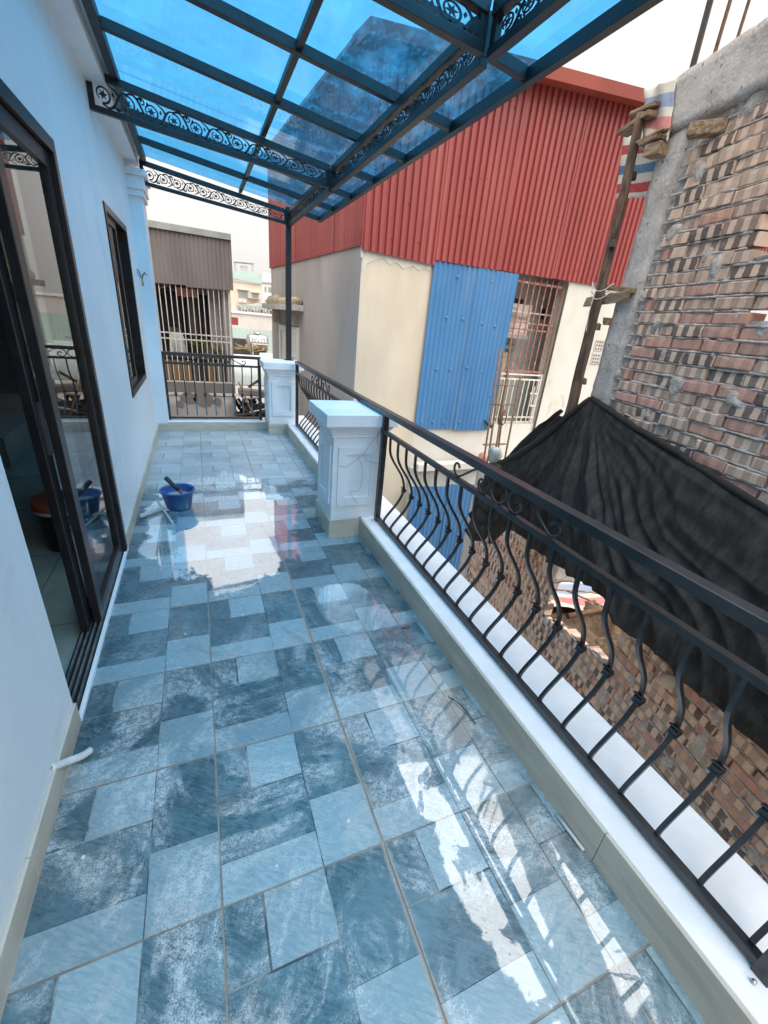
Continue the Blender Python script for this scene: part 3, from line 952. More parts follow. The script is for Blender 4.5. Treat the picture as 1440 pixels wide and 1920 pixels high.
def railing(label, P, ax, length, nb, sp, first, ztop, zmid, zbot, outw, scroll_c, grp='black iron railings of the balcony', scw=1.0, post_end=True):
    """P: start point; ax: unit vector along; outw: unit vector outwards"""
    A = Vector(ax); O = Vector(outw); P = Vector(P)
    t = thing('railing', label, 'railing', P, grp)

    def at(a, o, z):
        return P + A * a + O * o + Vector((0, 0, z))
    MB().bar(at(0, 0, ztop - .019), at(length, 0, ztop - .019), .052, .038).build('top_rail', M['iron'], t, bevel=0.003)
    MB().bar(at(.02, 0, zmid - .013), at(length - .02, 0, zmid - .013), .030, .026).build('middle_rail', M['iron'], t, bevel=0.002)
    MB().bar(at(.02, 0, zbot), at(length - .02, 0, zbot), .030, .026).build('bottom_rail', M['iron'], t, bevel=0.002)
    for a in (0.022, length - 0.022):
        MB().bar(at(a, 0, zbot - .045), at(a, 0, ztop - .0382), .040, .040, up=tuple(A)).build('post', M['iron'], t, bevel=0.002)
        f = MB()
        s = 0.055
        f.box(*(sorted((at(a, -.03 - s * .5, 0).x, at(a, .03, 0).x)) if abs(O.x) > .5 else (at(a, 0, 0).x - .02, at(a, 0, 0).x + .02)),
              *((at(a, 0, 0).y - .02, at(a, 0, 0).y + .02) if abs(O.x) > .5 else sorted((at(a, -.03 - s * .5, 0).y, at(a, .03, 0).y))), zbot - .0455, zbot - .0405)
        f.build('foot_plate', M['iron'], t)
        bo = MB()
        c = at(a, -.043, zbot - .0405)
        bo.lathe([(0, .026), (.006, .024), (.0065, 0)], c, 10)
        bo.lathe([(0, .011), (.0115, .011), (.0125, .001)], c, 6, smooth=False)
        bo.build('bolt', M['chrome'], t)
    rz = math.atan2(O.y, O.x)
    for k in range(nb):
        b = inst('baluster', bal, t, at(first + k * sp, 0, 0), (0, 0, rz))
        ORG[b.name] = Vector((0, 0, 0))
        c = bpy.data.objects.new('collar', collar)
        COL.objects.link(c)
        c.parent = b
    # scroll ornament between the upper rails
    zc = (ztop - .038 + zmid) / 2 + .001
    hh = (ztop - .038 - zmid) / .098

    for mir in (1, -1):
        sp_ = catmull([(x * mir, y * hh, 0) for x, y in scroll_pts(scw)], 6)
        MB().tube([at(scroll_c + p.x, 0, zc + p.y) for p in sp_], 0.0060, 6, up=tuple(O)).build('scroll', M['iron'], t)
    ring = [at(scroll_c + .058 * scw * math.cos(q), 0, zc + .050 * hh * math.sin(q)) for q in [i * math.pi / 16 for i in range(33)]]
    MB().tube(ring, 0.0060, 6, up=tuple(O)).build('scroll_ring', M['iron'], t)
    return t


railing('longest black iron railing in the foreground, bellied bars along the curb', (1.205, 0.03, 0), (0, 1, 0), 2.78, 20, .1355, .068, 1.028, .885, .184, (1, 0, 0), 1.40)
railing('middle black iron railing between the two white pillars', (1.205, 3.33, 0), (0, 1, 0), 2.62, 18, .1355, .15, 1.028, .885, .184, (1, 0, 0), 1.36)
railing('black iron railing across the far end, in front of the caged balcony', (-0.455, 6.43, 0), (1, 0, 0), 1.25, 9, .1245, .125, 1.008, .885, .155, (0, 1, 0), .66)
# the handrail runs on over the pillar caps
lk = thing('handrail_link', 'flat black handrail piece running over the nearer white pillar cap', 'handrail', (1.205, 3.07, 1.0))
MB().box(1.179, 1.231, 2.8105, 3.3295, .990, 1.028).build('rail_piece', M['iron'], lk, bevel=0.003)

# ---------------------------------------------------------------- canopy
SL = 0.13


def zr(x):                       # underside of the glass / top of the rafters
    return 2.985 - SL * x


can = thing('glass_canopy', 'blue translucent canopy on dark steel beams with scroll lattice over the balcony', 'canopy', (1.19, 6.45, 0.985))
MB().box(1.155, 1.225, 6.415, 6.485, 0.986, zr(1.19) - .02).build('post', M['steel'], can, bevel=0.003)
MB().box(1.125, 1.255, 6.40, 6.50, 0.9855, 0.993).build('post_foot', M['steel'], can)


def scroll_unit(mb, c, place, flip, s=1.0):
    def pl(a, b, t):
        return place(c + a * s, (-b if flip else b) * s, t)
    ring = []
    for i in range(23):
        q = R(-100) + R(330) * i / 22
        r = .046 - .012 * (i / 22)
        ring.append((r * math.cos(q), .002 + r * math.sin(q)))
    mb.ribbon(ring, [(.0125 - .0055 * (i / 22)) for i in range(23)], pl, .005)
    mb.ribbon([(p.x, p.y) for p in catmull([(-.009, -.048, 0), (.035, -.062, 0), (.070, -.035, 0), (.092, .010, 0), (.118, .044, 0), (.152, .051, 0)], 4)], [.009, .010, .011, .012, .013, .014, .015, .016, .017, .017, .016, .015, .014, .013, .012, .011, .010, .009, .009, .009, .009], pl, .005)
    mb.ribbon([(p.x, p.y) for p in catmull([(.060, -.045, 0), (.085, -.060, 0), (.105, -.050, 0), (.104, -.030, 0), (.090, -.028, 0)], 3)], [.013 - .0005 * i for i in range(12)] + [.013], pl, .005)
    mb.ribbon([(p.x, p.y) for p in catmull([(.095, .020, 0), (.075, .045, 0), (.052, .058, 0), (.036, .064, 0)], 3)], [.016 - .0014 * i for i in range(10)], pl, .005)
    star = []
    for i in range(12):
        q = R(30 * i + 12)
        r = .031 if i % 2 == 0 else .012
        star.append((r * math.cos(q), .002 + r * math.sin(q)))
    if flip:
        star = star[::-1]
    mb.poly(star, pl, .005)
    for (a, b) in ((.062, .018), (-.062, .050), (.128, -.040)):
        d = [(a - .009, b), (a, b - .016), (a + .009, b), (a, b + .016)]
        mb.poly(d[::-1] if flip else d, pl, .005)


def lattice_beam(p, q, hp, hq, n):
    """p, q: top of the beam at both ends; hp, hq: its full height there"""
    p, q = Vector(p), Vector(q)
    d = (q - p); L = d.length; d.normalize()
    up = Vector((0, 0, 1))
    side = d.cross(up).normalized()
    ct, cb_ = .046, .034
    tc = MB().bar(p - up * ct / 2, q - up * ct / 2, .046, ct).build('lattice_beam', M['steel'], can, bevel=0.002)
    MB().bar(p - up * (hp - cb_ / 2), q - up * (hq - cb_ / 2), .042, cb_).build('bottom_chord', M['steel'], tc, bevel=0.002)
    for e, h in ((p + d * .016, hp), (q - d * .016, hq)):
        MB().bar(e - up * (h - cb_ + .002), e - up * (ct - .002), .028, .036, up=tuple(d)).build('end_upright', M['steel'], tc)
    pitch = (L - .10) / n
    sb = MB()

    def place(a, b, t):
        f = a / L
        h = hp + (hq - hp) * f
        mid = (ct + h - cb_) / 2
        k = (h - ct - cb_) / .146
        return p + (q - p) * f - up * mid + up * (b * k) + side * t
    for k in range(n):
        scroll_unit(sb, .09 + k * pitch, place, k % 2 == 1, min(1.0, pitch / .157) * 1.06)
    sb.build('scrollwork', M['steel'], tc)
    return tc


YB = [6.45, 4.42, 2.06, -0.30]


def hb_(x):                      # height of a cross beam: its lower chord slopes less than the roof
    return (zr(x) - .050) - (2.726 - .09 * x)


for yb in YB:
    x0 = -0.437 if yb > 6 else XW + .002
    lattice_beam((x0, yb, zr(x0) - .050), (1.172, yb, zr(1.172) - .050), hb_(x0), hb_(1.172), 11)
zl = zr(1.2) - .054
for a, b, n in ((6.41, 4.45, 15), (4.395, 2.085, 18), (2.035, -0.275, 18)):
    lattice_beam((1.2, a, zl), (1.2, b, zl), .172, .172, n)
RY = [6.45, 5.78, 5.10, 4.42, 3.75, 3.05, 2.33, 1.62, 0.90, 0.20, -0.50]
RX = [-0.39, 0.62, 1.2, 1.60]
for y in RY:
    ra = -0.365 if y not in YB else 1.226
    MB().bar((ra, y, zr(ra) - .028), (1.575, y, zr(1.575) - .028), .044, .050, up=(0, 0, 1)).build('rafter', M['steel'], can, bevel=0.002)
for x, w, h in ((-0.39, .050, .065), (0.62, .036, .036), (1.60, .045, .060)):
    MB().box(x - w / 2, x + w / 2, -0.52, 6.475, zr(x) - h - .003, zr(x) - .003).build('purlin', M['steel'], can, bevel=0.002)
PX = [-0.41, 0.62, 1.615]
for j in range(len(RY) - 1):
    for i in range(2):
        x0, x1 = PX[i] + .002, PX[i + 1] - .002
        y1, y0 = RY[j] - .002, RY[j + 1] + .002
        if j == 0:
            y1 = 6.475
        pb = MB()
        k = len(pb.v)
        for z_ in (0.0, 0.006):
            pb.v += [(x0, y0, zr(x0) + z_), (x1, y0, zr(x1) + z_), (x1, y1, zr(x1) + z_), (x0, y1, zr(x0) + z_)]
        for q in ((0, 3, 2, 1), (4, 5, 6, 7), (0, 1, 5, 4), (1, 2, 6, 5), (2, 3, 7, 6), (3, 0, 4, 7)):
            pb.f.append(tuple(k + i_ for i_ in q)); pb.m.append(0); pb.sm.append(False)
        pb.build('roof_pane', M['canopy_glass'], can)

# ================================================================== NEIGHBOURING HOUSE WITH RED SHEETS
def corrugated(p0, p1, z0a, z0b, z1a, z1b, pitch, amp, nrm, trap=False, sub=6):
    """sheet between plan points p0-p1, bottom z0a..z0b, top z1a..z1b, waves along nrm"""
    b = MB()
    p0, p1, nr = Vector(p0), Vector(p1), Vector(nrm)
    L = (p1 - p0).length
    n = max(2, int(L / pitch * sub))

    def wave(t):
        ph = (t * L / pitch) % 1.0
        if trap:
            if ph < .22: return 0
            if ph < .32: return (ph - .22) / .10
            if ph < .58: return 1
            if ph < .64: return 1 - (ph - .58) / .06 * .18
            if ph < .84: return .82
            if ph < .90: return .82 + (ph - .84) / .06 * .18
            return 1 - (ph - .90) / .10
        return .5 + .5 * math.sin(ph * 2 * math.pi)

    def fn(a, c):
        p = p0.lerp(p1, a) + nr * (amp * wave(a))
        zz = (z0a + (z0b - z0a) * a) * (1 - c) + (z1a + (z1b - z1a) * a) * c
        return (p.x, p.y, zz)
    b.grid(fn, n, 1, smooth=not trap)
    return b


nh = thing('neighbour_house', 'neighbouring house with red corrugated upper walls, beige and grey plaster below', 'house', (3.9, 6.2, -6.0))
FY = 6.2
CXx, LXx, LYy = 2.12, 1.683, 11.26


def ztop(x):
    return 4.50 + (x - 2.07) * .082


MB().box(CXx, 3.20, FY, FY + .2, -6, 2.62).build('front_wall', M['beige'], nh)
wb = MB()
wb.box(3.20, 4.67, FY + .004, FY + .2, -6, 2.62)
wb.box(4.67, 5.72, FY + .004, FY + .2, -6, 0.13)
wb.box(5.72, 10.5, FY - .02, FY + .2, -6, 2.62)
wb.box(3.20, 5.72, FY - .10, FY + .003, -6, -0.62)
wb.build('whitewashed_wall', M['whitewash'], nh)
MB().box(3.22, 5.70, FY - .28, FY - .101, -0.62, -0.50).build('ledge', M['whitewash'], nh, bevel=0.01)
MB().box(5.690, 5.722, FY - .035, FY - .0205, -1.0, 2.45).build('black_edge_strip', M['box_dark'], nh)
# recess behind the bars
rc = MB()
rc.box(4.67, 6.60, 6.86, 6.96, -0.1, 2.62)
rc.box(4.60, 4.668, FY + .205, 6.859, -0.1, 2.62)
rc.box(6.602, 6.7, FY + .205, 7.2, -0.1, 2.62)
rc.box(4.60, 6.7, FY + .205, 7.2, -0.2, -0.1005)
rc.build('recess_wall', M['bluegrey'], nh)
MB().box(5.84, 5.96, 6.82, 6.8595, 1.92, 2.08).build('vent_hole', M['box_dark'], nh)
MB().box(4.9, 5.40, 6.83, 6.8595, 2.12, 2.19).build('wall_slot', M['box_dark'], nh)
dj = MB()
dj.box(4.86, 5.26, 6.80, 6.8595, -0.1, 1.22)
dj.box(4.82, 5.30, 6.79, 6.8594, 1.222, 1.30)
dj.build('door_surround', M['beige'], nh)
MB().tube([(5.36, 6.80, -0.1), (5.36, 6.80, 1.32), (5.32, 6.78, 1.40), (4.8, 6.78, 1.40)], .045, 10).build('drain_pipe', M['pvc'], nh)
MB().box(4.70, 5.72, 6.42, 6.44, 1.955, 1.975).build('white_pipe', M['whitepaint'], nh)
# left (grey) side wall
d = Vector((LXx - CXx, LYy - FY, 0)).normalized()
ln = Vector((-d.y, d.x, 0))          # outward (towards -x)
if ln.x > 0:
    ln = -ln
pA, pB = Vector((CXx - .002, FY + .0, 0)), Vector((LXx, LYy, 0))
lw = MB()


def prism(mb, a, b, z0, z1, t0, t1):
    k = len(mb.v)
    for z_ in (z0, z1):
        for p_, t_ in ((a, t0), (b, t0), (b, t1), (a, t1)):
            w_ = p_ + ln * t_
            mb.v.append((w_.x, w_.y, z_))
    for q in ((0, 3, 2, 1), (4, 5, 6, 7), (0, 1, 5, 4), (1, 2, 6, 5), (2, 3, 7, 6), (3, 0, 4, 7)):
        mb.f.append(tuple(k + i for i in q)); mb.m.append(0); mb.sm.append(False)


prism(lw, pA, pB, -6, 2.52, 0.0, -0.2)
lw.build('side_wall', M['greyplaster'], nh)
bw = MB()
bw.box(1.9, 10.5, LYy - .1, LYy + .1, -6, 4.4)
bw.build('back_wall', M['greyplaster'], nh)
# red corrugated sheets, side
Ls = (pB - pA).length
for k in range(5):
    a, b_ = k / 5, (k + 1) / 5
    q0, q1 = pA.lerp(pB, a) + ln * (.012 + .004 * (k % 2)), pA.lerp(pB, b_ + .004) + ln * (.012 + .004 * (k % 2))
    corrugated(q0, q1, 2.50, 2.50, 4.52, 4.52, .085, .02, tuple(ln)).build('red_sheet', M['red_sheet'], nh)
# red corrugated sheets, front
xs = [2.10, 3.17, 4.24, 5.31, 6.38, 7.45, 8.52, 9.6, 10.6]
for k in range(len(xs) - 1):
    x0, x1 = xs[k] - .01, xs[k + 1] + .02
    zb0 = 2.47 - .055 * (k == 0) + random.uniform(-.012, .012)
    zb = zb0 if k else 2.45
    corrugated((x0, FY - .035 - .004 * (k % 2), 0), (x1, FY - .035 - .004 * (k % 2), 0), zb, zb - (.05 if k == 0 else 0), ztop(x0) - .06, ztop(x1) - .06, 
                .103, .030, (0, -1, 0), trap=True, sub=16).build('red_sheet', M['red_sheet'], nh)
sc_ = MB()
for i in range(46):
    x = random.uniform(2.3, 9.5); z = random.choice((2.62, 3.05, 3.5, 3.9, 4.3)) + random.uniform(-.02, .02)
    sc_.lathe([(0, -.010), (.009, -.008), (.011, .0)], (x, 0, 0), 6)
    kk = len(sc_.v) - 18
    for q in range(kk, len(sc_.v)):
        vx_, vy_, vz_ = sc_.v[q]
        sc_.v[q] = (vx_, FY - .062 + vz_, z + vy_)
sc_.build('sheet_screw', M['box_dark'], nh)
# eave capping with overhang
cp = MB()
for x0, x1 in ((1.95, 4.30), (4.302, 6.6), (6.602, 10.6)):
    z0, z1 = ztop(x0), ztop(x1)
    k = len(cp.v)
    for xx, zz in ((x0, z0), (x1, z1)):
        cp.v += [(xx, FY - .34, zz + .02), (xx, FY - .30, zz - .10), (xx, FY + .35, zz + .00), (xx, FY + .3, zz + .12)]
    for q in ((0, 1, 5, 4), (1, 2, 6, 5), (2, 3, 7, 6), (3, 0, 4, 7), (3, 2, 1, 0), (4, 5, 6, 7)):
        cp.f.append(tuple(k + i for i in q)); cp.m.append(0); cp.sm.append(False)
cp.build('eave_capping', M['red_cap'], nh)
rf = MB()
e0, e1 = pA + ln * .18, pB + ln * .18
rf.quad((e0.x, FY + .1, ztop(2) + .06), (10.6, FY + .1, ztop(10.6) + .06), (10.6, LYy + .2, ztop(10.6) + .06), (e1.x, LYy + .2, ztop(2) + .06))
rf.build('roof', M['red_cap'], nh, solid=0.05)
cornr = MB().box(2.104, 2.126, FY - .020, FY + .02, 2.36, 2.95)
cornr.build('corner_strip', M['whitewash'], nh)
# plaster patch edge under the red sheet
pe = MB()
pts = [(2.13, 2.46), (3.17, 2.42), (3.17, 2.33), (3.05, 2.35), (2.98, 2.31), (2.88, 2.36), (2.74, 2.30), (2.62, 2.37), (2.52, 2.33), (2.42, 2.40), (2.28, 2.34), (2.20, 2.30), (2.13, 2.20)]
pe.poly(pts, lambda a, b, t: (a, FY - .004 - t, b), .006)
pe.build('bare_plaster_patch', M['whitewash'], nh)
# blue sheets
for k, (x0, x1, zb) in enumerate(((3.19, 3.95, .045), (3.93, 4.675, .02))):
    corrugated((x0, FY - .030 - .012 * k, 0), (x1, FY - .030 - .012 * k, 0), zb, zb, 2.46, 2.46, .082, .020, (0, -1, 0), sub=8).build('blue_sheet', M['blue_sheet'], nh)
for k, (x0, x1) in enumerate(((3.12, 3.85), (3.83, 4.56))):
    corrugated((x0, FY - .32 - .012 * k, 0), (x1, FY - .32 - .012 * k, 0), -3.6, -3.6, -.85, -.90, .082, .020, (0, -1, 0), sub=8).build('lower_blue_sheet', M['blue_sheet'], nh)
bs = MB()
for (x, z) in [(3.3, .16), (3.5, .17), (3.72, .15), (4.02, .17), (4.3, .15), (4.45, .14), (4.55, .62), (3.45, 1.0), (3.7, 1.0), (4.0, 1.05), (4.3, 1.0), (3.5, 1.75), (3.8, 1.75), (4.15, 1.72), (4.4, 1.7), (3.6, 2.3), (4.2, 2.3)]:
    bs.lathe([(0, .012), (.012, .010), (.022, .0)], (x, 0, 0), 8)
    for q in range(len(bs.v) - 24, len(bs.v)):
        a_, b_, c_ = bs.v[q]
        bs.v[q] = (a_, FY - .056 - c_, z + b_)
bs.build('sheet_screw', M['blue_sheet'], nh)
# bars
g1 = MB().bar((4.69, FY + .05, 2.385), (5.70, FY + .05, 2.385), .02, .035).build('window_grille', M['redpaint'], nh)
for z, h in ((1.035, .030), (1.80, .022), (1.70, .022)):
    MB().bar((4.69, FY + .05, z), (5.70, FY + .05, z), .012, h).build('cross_bar', M['redpaint'], g1)
gbar = MB().bar((0, 0, 1.05), (0, 0, 2.46), .016, .016).mesh('bar', M['redpaint'])
for k in range(9):
    o = inst('bar', gbar, g1, (4.72 + k * .1195, FY + .05 - .017, 0))
gg = MB()
for z in (.985, .905):
    gg.bar((4.68, FY + .01, z), (5.62, FY + .01, z), .02, .026)
for z in (.245, .155):
    gg.bar((4.68, FY + .01, z), (5.66, FY + .01, z), .02, .022)
gg.bar((5.63, FY + .01, .14), (5.63, FY + .01, 1.0), .024, .024)
g2 = gg.build('gate', M['whitepaint'], nh)
gb2 = MB().bar((0, 0, .15), (0, 0, .90), .014, .014).mesh('bar', M['whitepaint'])
for k in range(9):
    inst('bar', gb2, g2, (4.72 + k * .108, FY + .01 - .015, 0))
gl_ = MB()
gl_.box(5.50, 5.60, FY - .02, FY - .004, .44, .47); gl_.box(5.50, 5.515, FY - .02, FY - .005, .47, .80); gl_.box(5.44, 5.60, FY - .02, FY - .006, .66, .685)
gl_.build('gate_latch', M['whitepaint'], g2)
# breeze-block vents in the white wall
vb = MB()
for z in (1.24, 1.47):
    for k in range(4):
        x0 = 6.66 + k * .20
        vb.box(x0, x0 + .19, FY - .033, FY - .0205, z, z + .19)
vbo = vb.build('vent_block', M['concrete'], nh)
vh = MB()
for z in (1.24, 1.47):
    for k in range(4):
        x0 = 6.66 + k * .20
        for i in range(3):
            for j in range(3):
                cx, cz = x0 + .035 + i * .06, z + .035 + j * .06
                vh.poly([(cx - .018, cz), (cx, cz - .018), (cx + .018, cz), (cx, cz + .018)], lambda a, b, t: (a, FY - .034 - t, b), .004)
vh.build('vent_hole', M['box_dark'], vbo)
# side window and its concrete hood
def side(y_):
    f = (y_ - FY) / (LYy - FY)
    return pA.lerp(pB, f)


hd = MB()
prism(hd, side(8.75), side(10.95), 1.66, 1.76, .30, .002)
hdo = hd.build('window_hood', M['concrete'], nh)
hb2 = MB()
for y_ in (8.9, 9.25, 9.6, 9.95, 10.3, 10.7):
    p_ = side(y_) + ln * (.12 + random.uniform(-.03, .03))
    k = random.uniform(.10, .17)
    hb2.lathe([(.13, 0), (.15, k * .5), (.10, k), (0, k * 1.15)], (p_.x, p_.y, 1.76), 9)
hb2.build('hood_rubble', M['moss'], hdo)
for y_ in (9.15, 10.55):
    kb = MB()
    prism(kb, side(y_), side(y_ + .12), 1.40, 1.659, .14, .002)
    kb.build('hood_bracket', M['concrete'], nh)
wf_ = MB()
for (a, b, z0, z1) in ((9.0, 9.12, -.5, 1.36), (10.36, 10.5, -.5, 1.36), (9.121, 10.359, 1.25, 1.36), (9.70, 9.78, -.5, 1.249), (9.121, 9.699, .78, .84)):
    prism(wf_, side(a), side(b), z0, z1, .035, .002)
sw = wf_.build('side_window', M['green_alu'], nh)
for a, b in ((9.122, 9.699), (9.781, 10.358)):
    w_ = MB()
    prism(w_, side(a), side(b), -.5, 1.249, .015, .001)
    w_.build('pane', M['pane_white'], sw)

# air conditioner behind the bars
ac = thing('air_conditioner', 'cream air conditioner unit behind the red window bars', 'air conditioner', (5.10, 6.55, 1.5))
MB().box(4.80, 5.37, 6.52, 6.78, 1.60, 2.09).build('casing', M['ac'], ac, bevel=0.012)
MB().box(4.81, 5.05, 6.513, 6.5195, 1.64, 2.03).build('fan_guard', M['fargrey'], ac)
fan = MB()
for k in range(6):
    fan.tube([(4.93 + .032 * (k + 1) * math.cos(i * math.pi / 10), 6.509, 1.83 + .035 * (k + 1) * math.sin(i * math.pi / 10)) for i in range(21)], .003, 5)
fan.build('guard_ring', M['ac'], ac)
ab = MB()
ab.box(4.78, 5.39, 6.50, 6.85, 1.55, 1.5995)
ab.build('bracket', M['fargrey'], ac)
MB().box(5.12, 5.34, 6.514, 6.5195, 1.64, 1.647).build('seam', M['fargrey'], ac)


def text_mesh(name, body, size, loc, rot, mat, parent, ext=0.002):
    cu = bpy.data.curves.new(name, 'FONT')
    cu.body = body
    cu.size = size
    cu.extrude = ext
    cu.align_x = 'CENTER'
    o = bpy.data.objects.new(name, cu)
    COL.objects.link(o)
    bpy.context.view_layer.update()
    dg = bpy.context.evaluated_depsgraph_get()
    me = bpy.data.meshes.new_from_object(o.evaluated_get(dg))
    me.name = name
    bpy.data.objects.remove(o)
    bpy.data.curves.remove(cu)
    me.materials.clear()
    me.materials.append(mat)
    o = bpy.data.objects.new(name, me)
    COL.objects.link(o)
    o.parent = parent
    o.location = Vector(loc) - origin(parent)
    o.rotation_euler = rot
    return o


text_mesh('maker_lettering', 'AQUA', .07, (5.22, 6.516, 1.85), (R(90), 0, 0), M['inktext'], ac)

# ================================================================== UNFINISHED BRICK BUILDING
ANG = math.atan2(1.084, .257)
P0 = Vector((2.6, 1.8, 0))
UU = Vector((math.cos(ANG), math.sin(ANG), 0)); NN = Vector((-UU.y, UU.x, 0))


def W(s, o, z):
    return P0 + UU * s + NN * o + Vector((0, 0, z))


bb = thing('brick_building', 'unfinished brick building with raw concrete column and beam', 'building', P0, rz=ANG, local=True)


def rough_box(x0, x1, y0, y1, z0, z1, step, amp, seed=0.0):
    """box with subdivided faces and lumpy surface"""
    bm = bmesh.new()
    nx, ny, nz_ = max(1, int((x1 - x0) / step)), max(1, int((y1 - y0) / step)), max(1, int((z1 - z0) / step))
    mb = MB()
    bmesh.ops.create_cube(bm, size=1)
    for v in bm.verts:
        v.co = Vector(((x0 + x1) / 2 + v.co.x * (x1 - x0), (y0 + y1) / 2 + v.co.y * (y1 - y0), (z0 + z1) / 2 + v.co.z * (z1 - z0)))
    for ax, n in ((0, nx), (1, ny), (2, nz_)):
        if n > 1:
            ed = [e for e in bm.edges if abs((e.verts[0].co - e.verts[1].co).normalized()[ax]) > .9]
            bmesh.ops.subdivide_edges(bm, edges=ed, cuts=n - 1, use_grid_fill=True)
    for v in bm.verts:
        p = v.co * 7 + Vector((seed, seed * 2, 0))
        q = v.co * 25 + Vector((seed, 0, seed))
        v.co += Vector((noise.noise(p), noise.noise(p + Vector((9, 0, 0))), noise.noise(p + Vector((0, 9, 0))))) * amp + Vector((noise.noise(q), noise.noise(q + Vector((5, 0, 0))), noise.noise(q + Vector((0, 5, 0))))) * amp * .5
    bm.verts.index_update()
    mb.v = [tuple(v.co) for v in bm.verts]
    mb.f = [tuple(v.index for v in f.verts) for f in bm.faces]
    mb.m = [0] * len(mb.f); mb.sm = [True] * len(mb.f)
    bm.free()
    return mb


rough_box(.475, .672, -.20, .014, -.35, 2.78, .035, .009, 1).build('column', M['concrete'], bb)
rough_box(-3.2, .86, -.20, .030, 2.775, 3.055, .04, .010, 2).build('beam', M['concrete'], bb)
rough_box(2.26, 2.50, -.22, .02, -5.9, .05, .06, .012, 3).build('column', M['concrete'], bb)


def in_wall(s0, s1, z0, z1):
    """is a brick spanning [s0,s1]x[z0,z1] part of the wall?"""
    if z1 > 2.77 or s0 < -3.1:
        return False
    if z0 > .30 and s1 > .474:
        return False
    if z0 <= .30 and (s1 > 2.26):
        return False
    if z0 > -.06 and s0 > .68:
        return False
    # lower opening
    sill = -.70 + max(0, (.45 - (s0 + s1) / 2)) * .30
    if s0 < .50 and s1 > -.34 and z1 > sill and z0 < .28:
        return False
    # upper window at the right
    if s0 < -.21 and z1 > 2.05 and z0 < 2.55 and s1 > -1.5:
        if s1 <= -.17:
            return False
    # small hole
    if s1 < -.33 and s0 > -.62 and 1.76 < (z0 + z1) / 2 < 1.83:
        return False
    if z0 < -1.9:
        return False
    return True


BL, BH, JT = .206, .0575, .0130
brick_var = []
rb_ = random.Random(11)


def brick_geo(L, rnd):
    j = lambda a: rnd.uniform(-a, a)
    e = rnd.uniform(.003, .006)
    h = BH + rnd.uniform(-.003, .003)
    V = [(0, -.10, 0), (L, -.10, 0), (L, -.10, h), (0, -.10, h)]
    V += [(j(.002), -e, j(.002)), (L + j(.002), -e, j(.002)), (L + j(.002), -e, h + j(.002)), (j(.002), -e, h + j(.002))]
    V += [(e + j(.005), j(.003), e + j(.004)), (L - e + j(.005), j(.003), e + j(.004)), (L - e + j(.005), j(.003), h - e + j(.004)), (e + j(.005), j(.003), h - e + j(.004))]
    F = [(8, 11, 10, 9), (4, 8, 9, 5), (5, 9, 10, 6), (6, 10, 11, 7), (7, 11, 8, 4), (0, 4, 5, 1), (1, 5, 6, 2), (2, 6, 7, 3), (3, 7, 4, 0)]
    return V, F


def brick_mesh_from(list_of, name):
    """list_of: (origin s, o, z, length, tone rgb, rnd)"""
    vs, fs, tones, us = [], [], [], []
    for s, o, z, L, tone, rnd in list_of:
        V, F = brick_geo(L, rnd)
        k = len(vs)
        vs += [(s + a, o + b, z + c) for a, b, c in V]
        fs += [tuple(k + i for i in f) for f in F]
        tones += [tone] * len(V)
        us += [a / .208 for a, b, c in V]
    me = bpy.data.meshes.new(name)
    me.from_pydata(vs, [], fs)
    me.materials.append(M['brick'])
    at = me.color_attributes.new('tone', 'FLOAT_COLOR', 'POINT')
    for i, t_ in enumerate(tones):
        at.data[i].color = (*t_, 1)
    ul = me.uv_layers.new(name='UVMap')
    for li, l in enumerate(me.loops):
        ul.data[li].uv = (us[l.vertex_index], 0)
    me.update()
    return me


def tone(rnd):
    c = rnd.choice((1, .95, .85, .75, .6, .5, .4, .3, .15))
    return (rnd.random(), rnd.random(), c)


for L in (BL, .098):
    vs_ = []
    for k in range(14 if L == BL else 6):
        vs_.append(brick_mesh_from([(0, 0, 0, L, tone(rb_), rb_)], 'brick'))
    brick_var.append(vs_)
cand = []
course_z = []
z = -1.93
row = 0
while z < 2.76:
    s = -3.2 + (row % 2) * .11 + rb_.uniform(-.02, .02)
    while s < 2.3:
        L = BL if rb_.random() > .10 else .098
        if in_wall(s, s + L, z, z + BH):
            cand.append((s, z, L))
        elif L == BL and in_wall(s, s + .098, z, z + BH):
            cand.append((s, z, .098))
        elif L == BL and in_wall(s + .11, s + .208, z, z + BH):
            cand.append((s + .11, z, .098))
        s += L + rb_.uniform(.008, .018)
    course_z.append(z + BH)
    z += BH + JT + rb_.uniform(-.0015, .0015)
    row += 1
# which bricks does the balcony see best?
cm_i = cam.matrix_world.inverted()


def seen(s, z, L):
    p = cm_i @ W(s + L / 2, 0, z + BH / 2)
    if p.z > -.2:
        return -1
    x_, y_ = p.x / -p.z * 790, p.y / -p.z * 790
    if abs(x_) > 760 or abs(y_) > 1000:
        return -1
    # behind the net
    if -1.6 < s < .66 and .14 < z < .95:
        return 0.01
    return 1 / (-p.z)


cand.sort(key=lambda c: -seen(*c))
for s, z, L in cand[:300]:
    o = bpy.data.objects.new('brick', rb_.choice(brick_var[0 if L == BL else 1]))
    COL.objects.link(o)
    o.parent = bb
    o.location = (s, rb_.uniform(-.010, .006), z + rb_.uniform(-.002, .002))
    o.rotation_euler = (rb_.uniform(-.04, .04), rb_.uniform(-.012, .012), rb_.uniform(-.03, .03))
rest = [(s, rb_.uniform(-.007, .005), z, L, tone(rb_), rb_) for s, z, L in cand[300:]]
o = bpy.data.objects.new('brickwork', brick_mesh_from(rest, 'brickwork'))
COL.objects.link(o); o.parent = bb; o['kind'] = 'stuff'
